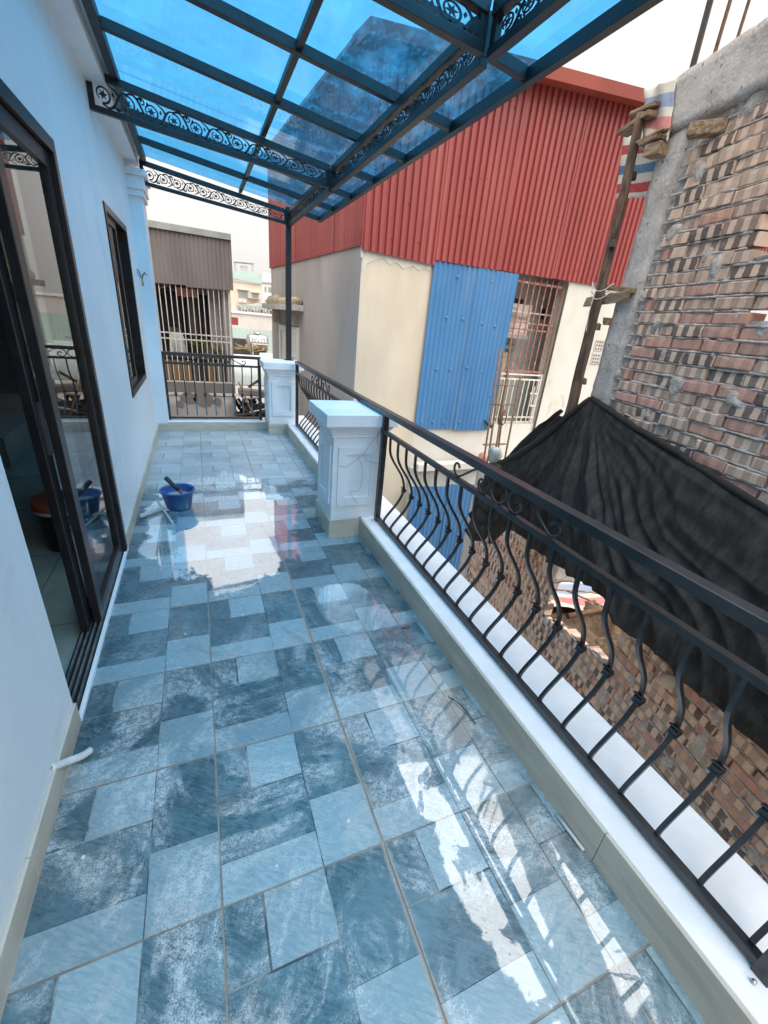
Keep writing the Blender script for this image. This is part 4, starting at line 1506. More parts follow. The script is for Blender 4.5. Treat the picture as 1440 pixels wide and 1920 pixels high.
# mortar: lumpy bed between and over the bricks
mo = MB()
st = .0135
ns, nzc = int(5.5 / st), int(4.7 / st)
idx = {}
for j in range(nzc):
    for i in range(ns):
        s, z = -3.2 + i * st, -1.93 + j * st
        if not in_wall(s + .002, s + st - .002, z + .002, z + st - .002):
            continue
        q = []
        for a, b in ((0, 0), (1, 0), (1, 1), (0, 1)):
            key = (i + a, j + b)
            if key not in idx:
                S, Z = -3.2 + key[0] * st, -1.93 + key[1] * st
                dpt = -.021 + .016 * nz(S, Z, 0, 34) + .018 * nz(S, Z, 3, 10)
                blob = nz(S * .8, Z * .55, 7, 11)
                if blob > .30:
                    dpt += (blob - .30) * .15
                idx[key] = len(mo.v)
                mo.v.append((S, min(dpt, .010 + .004 * nz(S, Z, 1, 40)), Z))
            q.append(idx[key])
        mo.f.append(tuple(q[::-1])); mo.m.append(0); mo.sm.append(True)
mo.build('mortar', M['mortar'], bb)
# mortar squeezed out of the bed joints, uneven and broken
sq = MB()
for zc_ in course_z:
    run = []
    for i in range(int(5.4 / .014)):
        S = -3.18 + i * .014
        ok = in_wall(S - .01, S + .01, zc_ - .01, zc_ + .012)
        r_ = .0062 + .0060 * nz(S, zc_, 2, 17) + .0035 * nz(S, zc_, 5, 60)
        if ok and r_ > .0012:
            run.append(((S, -.0075 + .009 * nz(S, zc_, 9, 13), zc_ + .0062 + .003 * nz(S, zc_, 4, 21)), r_))
        else:
            if len(run) > 2:
                sq.tube([q[0] for q in run], [q[1] for q in run], 6, up=(0, 1, 0))
            run = []
    if len(run) > 2:
        sq.tube([q[0] for q in run], [q[1] for q in run], 6, up=(0, 1, 0))
sq.build('squeezed_mortar', M['mortar'], bb)['kind'] = 'stuff'
MB().box(-3.2, -.345, -.11, -.018, -5.9, -1.9).build('footing_wall', M['concrete'], bb)
# sill and jambs of the opening, wood stub in the wall
rough_box(-.36, .50, -.10, -.02, -.86, -.76, .03, .008, 5).build('opening_sill', M['mortar'], bb)
wk = MB().bar((.22, -.03, 2.69), (.355, .09, 2.70), .075, .062)
wk.build('wood_block', M['wood'], bb, bevel=.006)
rbm = MB()
rbm.tube([(.57, -.09, 2.9), (.575, -.09, 3.4), (.585, -.085, 3.9)], .010, 8)
rbm.tube([(.43, -.09, 2.9), (.435, -.09, 3.9)], .008, 8)
rbm.build('rebar', M['rust'], bb)
tag(MB().bar(W(.655, -.04, 3.02), W(.70, -.05, 3.75), .045, .008, up=tuple(NN)).build('flat_iron_bar', M['box_dark']), 'flat black bar standing upright on the concrete beam', 'bar')

# timber prop, planks and striped sheets at the column
pl_ = MB()
pp = catmull([W(.705, .13, .35), W(.715, .12, 1.05), W(.745, .11, 1.55), W(.765, .10, 1.98), W(.79, .10, 2.45), W(.825, .10, 2.93)], 6)
pl_.tube([p + Vector((nz(p.z, 1, 0, 3), nz(p.z, 5, 0, 3), 0)) * .010 for p in pp], [.043 - .0005 * i + .003 * nz(i, 0, 0, .7) for i in range(len(pp))], 12)
for (z_, a_) in ((2.25, .9), (1.7, 2.2), (1.3, 4.0), (2.6, 3.0)):
    q_ = min(pp, key=lambda p: abs(p.z - z_))
    pl_.lathe([(.022, -.02), (.018, .02), (0, .03)], (q_.x - .045 * math.cos(a_), q_.y - .045 * abs(math.sin(a_)), q_.z), 8)
tag(pl_.build('timber_prop', M['log']), 'rough round timber pole standing beside the concrete column', 'pole')
twr = thing('binding_wire', 'pale binding wire twisted round the timber pole', 'wire', W(.74, .11, 1.9))
tw = MB()
for k in range(2):
    tw.tube(catmull([W(.745 + .07 * math.cos(t_), .105 + .07 * math.sin(t_), 1.90 + .05 * k + .03 * math.sin(2 * t_)) for t_ in [i * .7 for i in range(10)]], 4), .0028, 5)
tw.tube(catmull([W(.70, .18, 1.93), W(.69, .19, 1.80), W(.71, .17, 1.72), W(.67, .19, 1.66)], 5), .0025, 5)
tw.build('wire_loop', M['whitepaint'], twr)
MB().tube(catmull([W(.80, .18, 1.20), W(.74, .19, 1.18), W(.70, .20, 1.12)], 5), .0025, 5).build('wire_end', M['whitepaint'], twr)


def plank(label, s0, s1, o, z, h, dep, tilt=0.0, yaw=0.0):
    b = MB().box(-(s1 - s0) / 2, (s1 - s0) / 2, -dep / 2, dep / 2, -h / 2, h / 2)
    b.v = [(x + random.uniform(-.012, .012), y + random.uniform(-.006, .006), q + random.uniform(-.004, .004)) for x, y, q in b.v]
    ob = b.build('plank', M['wood'], bevel=.003)
    ob.location = W((s0 + s1) / 2, o, z)
    ob.rotation_euler = (0, tilt, ANG + yaw)
    tag(ob, label, 'plank', 'plank ends at the column')
    return ob


plank('upper of two plank ends jutting left beside the striped sheet',   .74, .97, .05, 2.965, .022, .09, -.10, .08)
plank('lower of two plank ends jutting left at the top of the timber pole',  .74, 1.06, .06, 2.905, .024, .10, .03, -.05)
plank('thin plank end just under the faded striped sheet',  .58, .78, .07, 2.775, .016, .08, .05, .1)
plank('split plank end pressed under the faded striped sheet',  .57, .76, .08, 2.75, .018, .08, -.04, -.06)
plank('square timber block below the faded striped sheet',  .57, .67, .07, 2.69, .06, .08, .0, .3)
plank('plank nailed flat to the timber pole at mid height', .50, .98, .055, 1.88, .065, .025, .05, 0)
plank('darker plank behind the timber pole at mid height', .50, .95, .02, 1.955, .035, .06, -.12, 0)
plank('short stub of plank on the column below the nailed planks', .655, .70, .03, 1.74, .05, .05, 0, 0)


def sheet(label, corners, mat, amp, nu=24, nv=30, k=9):
    c = [Vector(p) for p in corners]     # bl, br, tr, tl
    b = MB()
    nr = (c[1] - c[0]).cross(c[3] - c[0]).normalized()

    def fn(a, v):
        p = (c[0].lerp(c[1], a)).lerp(c[3].lerp(c[2], a), v)
        w = amp * (math.sin(a * k + v * 2.1) * .6 + nz(a * 3, v * 3, corners[0][0]) * 1.2)
        edge = .012 * nz(a * 14, v * 14, 3) if v < .02 or v > .98 else 0
        return p + nr * w + Vector((0, 0, edge))
    b.grid(fn, nu, nv)
    o = b.build('striped_sheet', mat, solid=.002)
    tag(o, label, 'plastic sheet', 'striped plastic sheets at the column')
    return o


sheet('faded blue and pink striped sheet draped over the end of the concrete beam', [W(.82, .05, 2.82), W(.56, .045, 2.72), W(.66, .05, 3.04), W(.93, .05, 3.09)], M['stripe_pale'], .012)
sheet('bright red and blue striped sheet hanging behind the timber pole', [W(1.10, -.05, 2.56), W(.70, -.10, 2.50), W(.72, -.10, 2.88), W(1.20, -.05, 2.97)], M['stripe_red'], .012)
sheet('red and white striped sheet seen through the window hole in the brick wall', [W(-.15, -.45, 1.85), W(-1.2, -.45, 1.85), W(-1.2, -.45, 2.6), W(-.15, -.45, 2.6)], M['stripe_red'], .02)

# ---------------------------------------------------------------- black shade net
net = thing('shade_net', 'large black shade net draped over the brick wall behind the railing', 'net', W(.2, .2, 0), None)


def interp(pl, t):
    acc = [0]
    for a, b in zip(pl[:-1], pl[1:]):
        acc.append(acc[-1] + (Vector(b) - Vector(a)).length)
    d_ = t * acc[-1]
    for i in range(len(pl) - 1):
        if d_ <= acc[i + 1] or i == len(pl) - 2:
            f = (d_ - acc[i]) / max(1e-6, acc[i + 1] - acc[i])
            return Vector(pl[i]).lerp(Vector(pl[i + 1]), min(1, f))


top = [(1.06, .44, .50), (.90, .36, .67), (.79, .28, .83), (.68, .16, 1.03), (.581, .06, 1.222), (.13, .055, 1.135), (-.322, .05, 1.063), (-.883, .05, .967), (-1.6, .05, .86), (-2.6, .05, .75)]
bot = [(1.00, .48, -.25), (.90, .46, -.18), (.79, .42, .03), (.50, .36, .03), (.147, .30, .035), (-.249, .30, .10), (-.605, .31, .12), (-1.034, .32, .12), (-1.511, .32, .11), (-2.6, .34, .05)]
tp = catmull(top, 5); bt_ = catmull(bot, 5)
peak = Vector((.581, .06, 1.222))


def netfn(a, v):
    i = a * (len(tp) - 1)
    k = min(int(i), len(tp) - 2)
    t0 = tp[k].lerp(tp[k + 1], i - k); b0 = bt_[k].lerp(bt_[k + 1], i - k)
    w = 1 - v
    p = t0.lerp(b0, w)
    bulge = .10 * math.sin(math.pi * min(1, w * 1.0)) * (1 if p.x < .5 else .4)
    dv = p - peak
    ang = math.atan2(dv.x, -dv.z + .02)
    r = math.hypot(dv.x, dv.z)
    q1 = math.sin(ang * 11 + 1.6 * math.sin(ang * 4 + 1) + .5 * r)
    q2 = math.sin(ang * 37 + 2.2 * nz(ang * 3, r * 1.5, 4) * 3)
    f = (1 - 2 * abs(q1) ** .6) * .50 + .15 * (1 - 2 * abs(q2) ** .6) + .10 * math.sin(ang * 63 + 3 * nz(ang * 6, r * 3, 2)) + .35 * nz(ang * 9, r * 1.2, 7)
    amp = .095 * min(1, r / .6) * math.sin(math.pi * (.12 + .88 * min(1, w * 1.1)) * .62)
    y = p.y + bulge + f * amp + .02 * nz(p.x * 3, p.z * 3, 1)
    z_ = p.z + (.025 * nz(p.x * 5, 0, 2) if v < .03 else 0)
    return W(p.x, y, z_)


nb_ = MB()
nb_.grid(netfn, 420, 90)
nb_.build('main_sheet', M['net'], net, solid=.003)
nf = MB()
fa = [(1.10, .40, .53), (.98, .33, .74), (.86, .26, .93), (.72, .20, 1.10)]
fb_ = [(1.00, .40, .50), (.90, .34, .66), (.80, .27, .82), (.69, .19, 1.04)]


def flapfn(a, v):
    p = interp(fa, a).lerp(interp(fb_, a), v)
    return W(p.x, p.y + .02 * math.sin(v * 7 + a * 3), p.z + .012 * nz(a * 8, v * 4, 1))


nf.grid(flapfn, 30, 12)
nf.build('folded_flap', M['net'], net, solid=.004)
rl = MB()
rl.tube([W(*p) + Vector((0, 0, .012 * nz(i, 0, 0, .8))) for i, p in enumerate(catmull([(1.10, .43, .50), (.95, .37, .63), (.80, .28, .81), (.69, .17, 1.03), (.585, .07, 1.215)], 5))], [.045 - .0014 * i + .008 * nz(i, 3, 0, .6) for i in range(21)], 10)
rl.tube([W(*p) + Vector((0, 0, .01 * nz(i, 4, 0, .8))) for i, p in enumerate(catmull([(.581, .06, 1.215), (.13, .06, 1.130), (-.322, .055, 1.058), (-.883, .055, .962), (-2.4, .055, .77)], 6))], .020, 8)
rl.build('rolled_edge', M['net'], net)
bun = MB()
for i in range(5):
    c = (1.06 + .05 * nz(i, 0), .46 + .04 * i * .4, .42 - .13 * i)
    w_ = W(*c)
    bun.lathe([(.0, .12), (.06, .10), (.10, .04), (.11, -.03), (.08, -.10), (.03, -.14)], w_, 14)
for i, v in enumerate(bun.v):
    p = Vector(v)
    bun.v[i] = tuple(p + Vector((nz(p.x, p.y, p.z, 14), nz(p.y, p.z, p.x, 14), nz(p.z, p.x, p.y, 14))) * .05)
bun.build('bunched_end', M['net'], net)
bg = MB().lathe([(0, .10), (.04, .09), (.06, .05), (.055, -.02), (.03, -.08)], W(1.15, .46, .56), 16)
for i, v in enumerate(bg.v):
    p = Vector(v)
    bg.v[i] = tuple(p + Vector((nz(p.x, p.y, p.z, 20), nz(p.y, p.z, p.x, 20), nz(p.z, p.x, p.y, 20))) * .03)
tag(bg.build('plastic_bag', M['plastic_bag']), 'crumpled clear plastic bag on the bunched end of the black net', 'plastic bag')

# lot behind and under the wall
def mound(a, b):
    s = -3.2 + 5.4 * a
    o_ = -.12 - 2.4 * b
    h = -1.02 + .16 * nz(s, o_, 0, 1.3) + .12 * nz(s, o_, 2, 4) + .05 * nz(s, o_, 5, 12) + .02 * nz(s, o_, 8, 30)
    return W(s, o_, h)


db = MB()
db.grid(mound, 110, 60, flip=True)
tag(db.build('dirt', M['dirt']), kind='structure')
gp = MB()
gp.grid(lambda a, b: W(-3.4 + 5.7 * a, .03 + 1.15 * b, -.92 - max(0, a - .42) * 3.2 + .07 * nz(a * 5, b, 0, 3) + .03 * nz(a * 30, b * 7, 1, 1.5)), 120, 30, flip=True)
tag(gp.build('rubble_ground', M['concrete']), kind='structure')
lwl = MB().box(0, .12, -2.6, 0, -1.4, .25).build('low_wall', M['whitewash'])
lwl.location = W(1.46, -.14, 0)
lwl.rotation_euler = (0, 0, ANG)
tag(lwl, 'whitewashed wall seen through the opening in the lower brick wall', 'wall')
rs = sheet('pink and white sheet lying in the dirt beyond the wall opening', [W(.93, -.25, -.99), W(.80, -1.60, -.94), W(1.36, -1.70, -.86), W(1.38, -.20, -.92)], M['stripe_pale'], .05)
rs['category'] = 'plastic sheet'
tag(MB().tube([W(.76, -.48, -.95), W(.88, -1.25, -.90)], .028, 10).build('iron_pipe', M['rust']), 'rusty pipe lying on the dirt beyond the wall opening', 'pipe')
for k, (a, b, lab) in enumerate((((1.12, -.30, -.86), (.86, -1.35, -.84), 'longer pale stick crossing the pipe beyond the wall opening'), ((1.05, -.60, -.84), (.55, -1.05, -.90), 'shorter pale stick lying over the dirt beyond the wall opening'))):
    tag(MB().tube([W(*a), W(*[(p + q) / 2 for p, q in zip(a, b)]) + Vector((0, 0, .03)), W(*b)], .010, 7).build('stick', M['wood']), lab, 'stick', 'sticks on the dirt')
dbg = MB().lathe([(0, .045), (.03, .04), (.05, .01), (.045, -.03), (0, -.055)], W(-.80, .05, -.16), 16)
for i, v in enumerate(dbg.v):
    p = Vector(v)
    dbg.v[i] = tuple(p + Vector((nz(p.x, p.y, p.z, 18), nz(p.y, p.z, p.x, 18), nz(p.z, p.x, p.y, 18))) * .045)
tag(dbg.build('straw_bundle', M['beige']), 'pale lump of straw or foam stuck on the lower brick wall', 'lump')

# rusty column bars in front of the gate
rbx = thing('rebar_cage', 'rusty upright reinforcing bars tied together in front of the white gate', 'rebar', (4.2, 5.3, -2.0))
for k, (xb, xt, zt) in enumerate(((4.031, 3.95, 1.42), (4.147, 4.05, 1.38), (4.229, 4.165, 1.12), (4.319, 4.15, 1.50), (4.44, 4.41, 1.06))):
    y_ = 5.3 + .05 * (k % 2)
    MB().tube([(xb + .06, y_, -2.0), (xb, y_, -.13), (xt, y_, zt)], .015, 8).build('rebar', M['rust'], rbx)
for z_ in (.0, .62, .9):
    MB().tube([(3.99, 5.29, z_), (4.42, 5.29, z_ + .01), (4.42, 5.36, z_), (4.0, 5.36, z_), (3.99, 5.29, z_)], .007, 6).build('tie_ring', M['rust'], rbx)
cl = MB()
for k in range(6):
    cl.tube([(4.24 + (.05 + .006 * k) * math.cos(q), 5.27 + .01 * k, .42 + (.085 + .008 * k) * math.sin(q)) for q in [i * math.pi / 9 for i in range(19)]], .005, 6)
tag(cl.build('wire_coil', M['rust']), 'small coil of rusty wire hung on the upright bars', 'wire coil')

# ================================================================== CAGED GREY HOUSE AT THE END
ch = thing('caged_house', 'low grey house with corrugated upper wall and white barred balcony past the end railing', 'house', (0, 9.4, -6))
GY = 9.4
for k, (x0, x1) in enumerate(((-2.2, -1.05), (-1.06, -.10), (-.11, .70))):
    corrugated((x0, GY - .03 - .008 * k, 0), (x1, GY - .03 - .008 * k, 0), 1.87, 1.90 - .002, 2.76, 2.74, .072, .018, (0, -1, 0), sub=8).build('wall_sheet', M['grey_sheet'], ch)
cpx = MB()
cpx.v = [(-2.2, GY - .10, 2.83), (.70, GY - .10, 2.795), (.70, GY + .25, 2.80), (-2.2, GY + .25, 2.835), (-2.2, GY - .10, 2.725), (.70, GY - .10, 2.70), (.70, GY + .25, 2.72), (-2.2, GY + .25, 2.74)]
for q in ((0, 1, 2, 3), (7, 6, 5, 4), (4, 5, 1, 0), (5, 6, 2, 1), (6, 7, 3, 2), (7, 4, 0, 3)):
    cpx.f.append(q); cpx.m.append(0); cpx.sm.append(False)
cpx.build('roof_flashing', M['pale_cap'], ch)
MB().box(-2.2, .66, GY, GY + 2.2, 2.55, 2.66).build('roof_slab', M['greyplaster'], ch)
lo = rough_box(-2.2, .63, GY - .02, GY + .12, -6, -.02, .25, .006, 4)
lo.build('parapet_wall', M['greyplaster'], ch)
MB().box(-2.2, .60, GY - .015, GY + .12, 0.0, .19).build('parapet_band', M['grey_sheet'], ch)
pp_ = MB()
for (x, z, w, h) in ((-.25, -.10, .16, .10), (.02, -.12, .18, .14), (-.42, -.22, .07, .06), (.28, -.16, .08, .07)):
    n_ = 12
    pp_.poly([(x + w * math.cos(6.283 * i / n_) * (1 + .35 * nz(i, x, 0, .9)), z + h * math.sin(6.283 * i / n_) * (1 + .35 * nz(i, z, 3, .9))) for i in range(n_)], lambda a, b, t: (a, GY - .036 - t, b), .012)
pp_.build('plaster_patch', M['grey_sheet'], ch)
ed = MB()
for i in range(24):
    x = -.6 + i * .052
    ed.box(x, x + .050, GY - .034, GY - .02, -.045 + random.uniform(-.012, .012), -.001)
ed.build('plaster_edge', M['whitewash'], ch)
MB().box(.50, .655, GY + .16, GY + .40, -6, 2.55).build('corner_post', M['greyplaster'], ch)
sd = MB()
sd.box(.10, .50, GY + .9, GY + 1.0, .2, 2.55)
sd.box(.25, .66, GY + .401, GY + 2.1, -6, 2.55)
sd.build('inner_wall', M['greyplaster'], ch)
sv = MB()
sv.box(.34, .52, GY + .86, GY + .899, .8, 1.86)
sv.box(-.02, .08, GY + 1.2, GY + 1.26, .8, 1.86)
sv.build('board', M['box_wood'], ch)
MB().box(-2.2, .25, GY + 1.5, GY + 1.6, -6, 2.55).build('rear_wall', M['box_dark'], ch)
MB().box(-2.2, .25, GY + .13, GY + 2.1, -.1, .0).build('inner_floor', M['box_dark'], ch)
cg = MB().bar((-1.6, GY + .01, .205), (.62, GY + .01, .205), .02, .025).build('cage', M['whitepaint'], ch)
for z in (1.085, .985):
    MB().bar((-1.6, GY + .01, z), (.61, GY + .01, z - .01), .012, .022).build('cross_bar', M['whitepaint'], cg)
MB().bar((.595, GY + .02, .19), (.625, GY + .02, 1.9), .035, .035, up=(0, 1, 0)).build('corner_bar', M['whitepaint'], cg)
cbm = MB().bar((0, 0, .21), (0, 0, 1.90), .014, .014).mesh('bar', M['whitepaint'])
for k in range(19):
    inst('bar', cbm, cg, (-1.10 + k * .0905, GY - .008, 0))
MB().box(-1.6, .60, GY + .03, GY + .20, .64, .72).build('shelf', M['box_dark'], ch)
MB().box(-1.6, .49, GY + .13, GY + .15, .21, .635).build('back_board', M['box_dark'], ch)
for (x0, x1, mt) in ((-.70, -.50, 'box_wood'), (-.47, -.30, 'box_wood'), (-.27, -.15, 'box_wood'), (.14, .29, 'box_wood'), (.31, .41, 'grey_sheet'), (-.10, .0, 'box_dark')):
    MB().box(x0, x1, GY + .06, GY + .12, .22, .60).build('drawer', M[mt], ch)


def garment(label, cx, zt, w, h, mat, legs=False, y=GY + .55, cat='garment', flare=1.0):
    b = MB()

    def fn(a, v):
        ww = w * (1 + (flare - 1) * (1 - v))
        x = cx + (a - .5) * ww
        if v > .9:
            x = cx + (a - .5) * ww * (1 - (v - .9) * 2.5)
        z = zt - h * (1 - v) + .02 * nz(a * 4, 0, cx * 9) * (v < .05)
        return (x, y + .025 * math.sin(a * 11 + cx * 9) * (1.1 - v), z)
    if legs:
        for sgn in (-1, 1):
            def fn2(a, v, sgn=sgn):
                lw_ = w * (.46 - .12 * (1 - v))
                return (cx + sgn * (w * .02 + lw_ * a) + sgn * .03 * (1 - v), y + .02 * math.sin(a * 8 + v * 3), zt - h * (1 - v))
            b.grid(fn2, 8, 16)
    else:
        b.grid(fn, 14, 16)
    o = b.build('garment', mat, solid=.02)
    tag(o, label, cat, 'laundry behind the white bars')


garment('wide black garment at the far left of the laundry', -.62, 1.72, .26, .72, M['black_cloth'])
garment('second black garment from the left, hung beside the clothes hanger', -.40, 1.78, .24, .62, M['navy_cloth'])
garment('long black garment left of the brown one', -.20, 1.74, .12, .72, M['black_cloth'])
garment('brown cloth hanging between the black trousers', -.03, 1.72, .20, .74, M['brown_cloth'])
garment('black trousers hanging right of the brown cloth', .16, 1.78, .26, .80, M['black_cloth'], legs=True, y=GY + .48)
garment('pink patterned cloth hung at the top of the laundry', -.12, 1.86, .36, .14, M['pink_cloth'], y=GY + .40)
garment('small white garment behind the black laundry', -.33, 1.22, .30, .22, M['white_cloth'], y=GY + .7)
garment('white curtain-like cloth hanging low behind the bars', -.36, 1.06, .24, .36, M['white_cloth'], y=GY + .22, flare=1.25)
hg = MB()
hg.tube(catmull([(-.52, GY + .5, 1.83), (-.46, GY + .5, 1.88), (-.45, GY + .5, 1.93), (-.47, GY + .5, 1.96), (-.49, GY + .5, 1.94)], 4), .004, 5)
hg.tube([(-.60, GY + .5, 1.80), (-.46, GY + .5, 1.875), (-.32, GY + .5, 1.80)], .004, 5)
tag(hg.build('clothes_hanger', M['whitepaint']), 'pale wire clothes hanger above the black laundry', 'hanger')


def bush(name, label, c, rx, ry, rz_, n, mats, sz, stems=True):
    t = thing(name, label, 'plant', (c[0], c[1], c[2] - rz_))
    b = MB()
    rr = random.Random(hash(label) % 1000 + 5)
    for i in range(n):
        while True:
            p = Vector((rr.uniform(-1, 1), rr.uniform(-1, 1), rr.uniform(-1, 1)))
            if p.length < 1 and p.length > .25:
                break
        k = 1 + .35 * nz(p.x * 2, p.y * 2, p.z * 2)
        q = Vector((c[0] + p.x * rx * k, c[1] + p.y * ry * k, c[2] + p.z * rz_ * k))
        d_ = Vector((rr.uniform(-1, 1), rr.uniform(-1, 1), rr.uniform(-.4, 1))).normalized()
        e_ = d_.orthogonal().normalized()
        L_ = sz * rr.uniform(.6, 1.3)
        m_ = 1 if rr.random() < .25 else 0
        k0 = len(b.v)
        b.v += [tuple(q), tuple(q + d_ * L_ * .5 + e_ * L_ * .22), tuple(q + d_ * L_), tuple(q + d_ * L_ * .5 - e_ * L_ * .22)]
        b.f.append((k0, k0 + 1, k0 + 2, k0 + 3)); b.m.append(m_); b.sm.append(False)
    b.build('foliage', mats, t)
    s_ = MB()
    for i in range(7):
        a_ = rr.uniform(0, 6.28)
        s_.tube([(c[0] + .02 * math.cos(a_), c[1] + .02 * math.sin(a_), c[2] - rz_), (c[0] + rx * .6 * math.cos(a_), c[1] + ry * .6 * math.sin(a_), c[2] + rz_ * .5 * rr.random())], [.007, .003], 5)
    s_.build('stem', M['log'], t)
    return t


bush('balcony_plant', 'leafy green plant behind the white bars of the caged balcony', (.02, GY + .28, .86), .17, .10, .13, 420, [M['leaf'], M['leaf']], .055)
bush('balcony_plant', 'sparser brownish plant right of the leafy green one', (.32, GY + .25, .82), .16, .09, .11, 200, [M['leaf_dry'], M['leaf']], .045)
bush('weed_clump', 'yellow green weeds growing beside the far pillar beyond the curb', (1.16, 8.6, -.50), .16, .2, .14, 240, [M['leaf'], M['leaf_dry']], .07)

# ================================================================== YARD AND ROOFS BETWEEN THE HOUSES
yd = MB()
yd.grid(lambda a, b: (.66 + 3.0 * a, 7.2 + 3.6 * b, -.66 + .10 * nz(a * 3, b * 3) + .0), 20, 20)
tag(yd.build('yard_ground', M['ground']), kind='structure')
tag(MB().box(.68, 1.10, 8.85, 9.0, -.66, -.40).build('stone_block', M['pinkwall'], bevel=.02), 'pale pinkish block on the ground beyond the end railing', 'block')
hp = MB()
rr = random.Random(3)
for i in range(60):
    x, y = rr.uniform(.70, 1.35), rr.uniform(9.1, 9.9)
    hp.bar((x, y, -.6 + rr.uniform(0, .35)), (x + rr.uniform(-.3, .3), y + rr.uniform(-.3, .3), -.55 + rr.uniform(0, .5)), rr.uniform(.02, .12), .02)
tag(hp.build('scrap_pile', M['box_dark']), 'dark pile of scrap below the tin roof beyond the end railing', 'scrap', kind='stuff')
tag(MB().bar((.70, 9.35, .06), (1.40, 9.35, .02), .30, .09).build('dark_beam', M['grey_sheet']), 'thick dark board lying across the yard beyond the end railing', 'board')
tag(MB().bar((.70, 9.2, -.02), (1.4, 9.7, -.06), .45, .03).build('pale_slab', M['pinkwall']), 'pale slab leaning under the thick dark board', 'slab')
tag(MB().tube([(.66, 8.75, .33), (.83, 8.70, -.10), (1.0, 8.66, -.52)], .016, 8).build('pale_pole', M['box_wood']), 'thin pale wooden pole leaning steeply beyond the end railing', 'pole')
tag(MB().tube([(.86, 8.9, -.28), (1.28, 8.9, -.18)], .012, 6).build('white_rod', M['white_pvc']), 'thin white rod lying over the dark scrap pile', 'rod')
tag(MB().bar((.92, 9.6, .10), (1.18, 9.6, .28), .02, .05).build('bent_timber', M['log']), 'short dark timber sticking up over the thick board', 'timber')
tr_ = MB().quad((.60, 10.2, .06), (2.0, 10.2, .06), (2.6, 13.4, .42), (.7, 13.4, .42))
tag(tr_.build('tin_roof', M['tin'], solid=.02), 'pale green-white low roof sheet between the caged house and the grey wall', 'roof')
# shed and further things (distances grow quickly down the street)
cpw = MB().quad((1.46, 12.6, .10), (1.95, 12.6, .10), (2.6, 15.5, .33), (1.9, 15.5, .33))
tag(cpw.build('tin_roof', M['green_sheet'], solid=.02), 'small light green sheet roof below the steel water tank', 'roof')
jk = MB()
for i in range(26):
    x = rr.uniform(1.0, 2.0); y = rr.uniform(14, 17)
    jk.bar((x, y, .40 + rr.uniform(0, .05)), (x + rr.uniform(-.4, .4), y + rr.uniform(-.4, .4), .40 + rr.uniform(0, .12)), rr.uniform(.02, .07), .02)
tag(jk.build('roof_clutter', M['leaf_dry']), 'brown clutter on the roof below the steel water tank', 'clutter', kind='stuff')
tag(MB().box(1.2, 3.0, 23.0, 23.4, -.9, .30).build('dark_shed', M['box_dark']), 'dark shed opening left of the steel water tank', 'shed')


def far(x0, z0, y0, y):           # point measured on plane y0 moved out along the sight line to y
    k = y / y0
    return (x0 * k, 1.585 + (z0 - 1.585) * k)


tkx0, tkz0 = far(1.33, .46, 14, 22)
tkx1, tkz1 = far(1.985, .975, 14, 22)
tank = thing('water_tank', 'big horizontal stainless steel water tank with dark lettering', 'water tank', ((tkx0 + tkx1) / 2, 22, tkz0))
rad = (tkz1 - tkz0) * .49
czz = tkz0 + rad
Lt = tkx1 - tkx0
tk = MB()
prof = [(0, 0), (rad * .5, .01), (rad * .85, .05), (rad, .14), (rad * 1.015, .15), (rad * 1.015, .17), (rad, .18)]
prof += [(rad, Lt - .18), (rad * 1.015, Lt - .17), (rad * 1.015, Lt - .15), (rad, Lt - .14), (rad * .85, Lt - .05), (rad * .5, Lt - .01), (0, Lt)]
tk.lathe(prof, (tkx0, 22, czz), 36, axis='x')
tk.build('tank_body', M['stainless'], tank)
MB().lathe([(.16, 0), (.16, .07), (.13, .10), (0, .11)], ((tkx0 + tkx1) / 2, 22, czz + rad - .01), 20).build('lid', M['stainless'], tank)
fm = MB()
for x in (tkx0 + .24, tkx1 - .10):
    for y in (21.5, 22.5):
        fm.bar((x, y, tkz0 - .12), (x, y, czz - .02), .04, .04, up=(0, 1, 0))
for y in (21.46, 22.54):
    fm.bar((tkx0 + .2, y, czz), (tkx1 - .06, y, czz), .04, .05)
fm.build('stand', M['whitepaint'], tank)
text_mesh('tank_lettering', 'TÂN MỸ', .25, ((tkx0 + tkx1) / 2, 22 - rad * .985, czz + .09), (R(76), 0, 0), M['inktext'], tank, .004)
MB().box(tkx0 + .25, tkx1 - .05, 21.3, 22.7, tkz0 - .20, tkz0 - .121).build('stand_base', M['rust'], tank)


def corr_far(name, label, cat, x0, x1, z0, z1, y, mat, pitch=.2):
    b = corrugated((x0, y, 0), (x1, y, 0), z0, z0, z1, z1, pitch, .04, (0, -1, 0), sub=4)
    tag(b.build(name, mat), label, cat)


gx0, gz0 = far(1.10, .40, 18, 28); gx1, gz1 = far(2.75, .945, 18, 28)
corr_far('green_fence', 'pale green corrugated fence behind the steel water tank', 'fence', gx0, gx1 + 2, gz0 - 1.5, gz1, 28, M['green_sheet'])
px0, pz0 = far(1.2, .80, 20, 33); px1, pz1 = far(2.95, 1.44, 20, 33)
pk = thing('pink_house', 'low pale pink wall of a house behind the green fence', 'house', (px0, 33, -6))
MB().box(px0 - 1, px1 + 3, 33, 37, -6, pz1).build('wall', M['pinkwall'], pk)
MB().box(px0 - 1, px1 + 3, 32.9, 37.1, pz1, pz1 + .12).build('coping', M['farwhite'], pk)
rx0, rz0 = far(1.36, .985, 20, 31); rx1, rz1 = far(1.625, 1.275, 20, 31)
corr_far('red_panel', 'small red corrugated panel beside the caged house', 'panel', rx0 - .4, rx1, rz0, rz1, 31, M['red_sheet'], .12)

k = 80 / 32
fh = thing('cream_house', 'tall cream house with green roof and open roof frame far down the street', 'house', (3.2 * k, 80, -6))


def fz(z):
    return 1.585 + (z - 1.585) * k


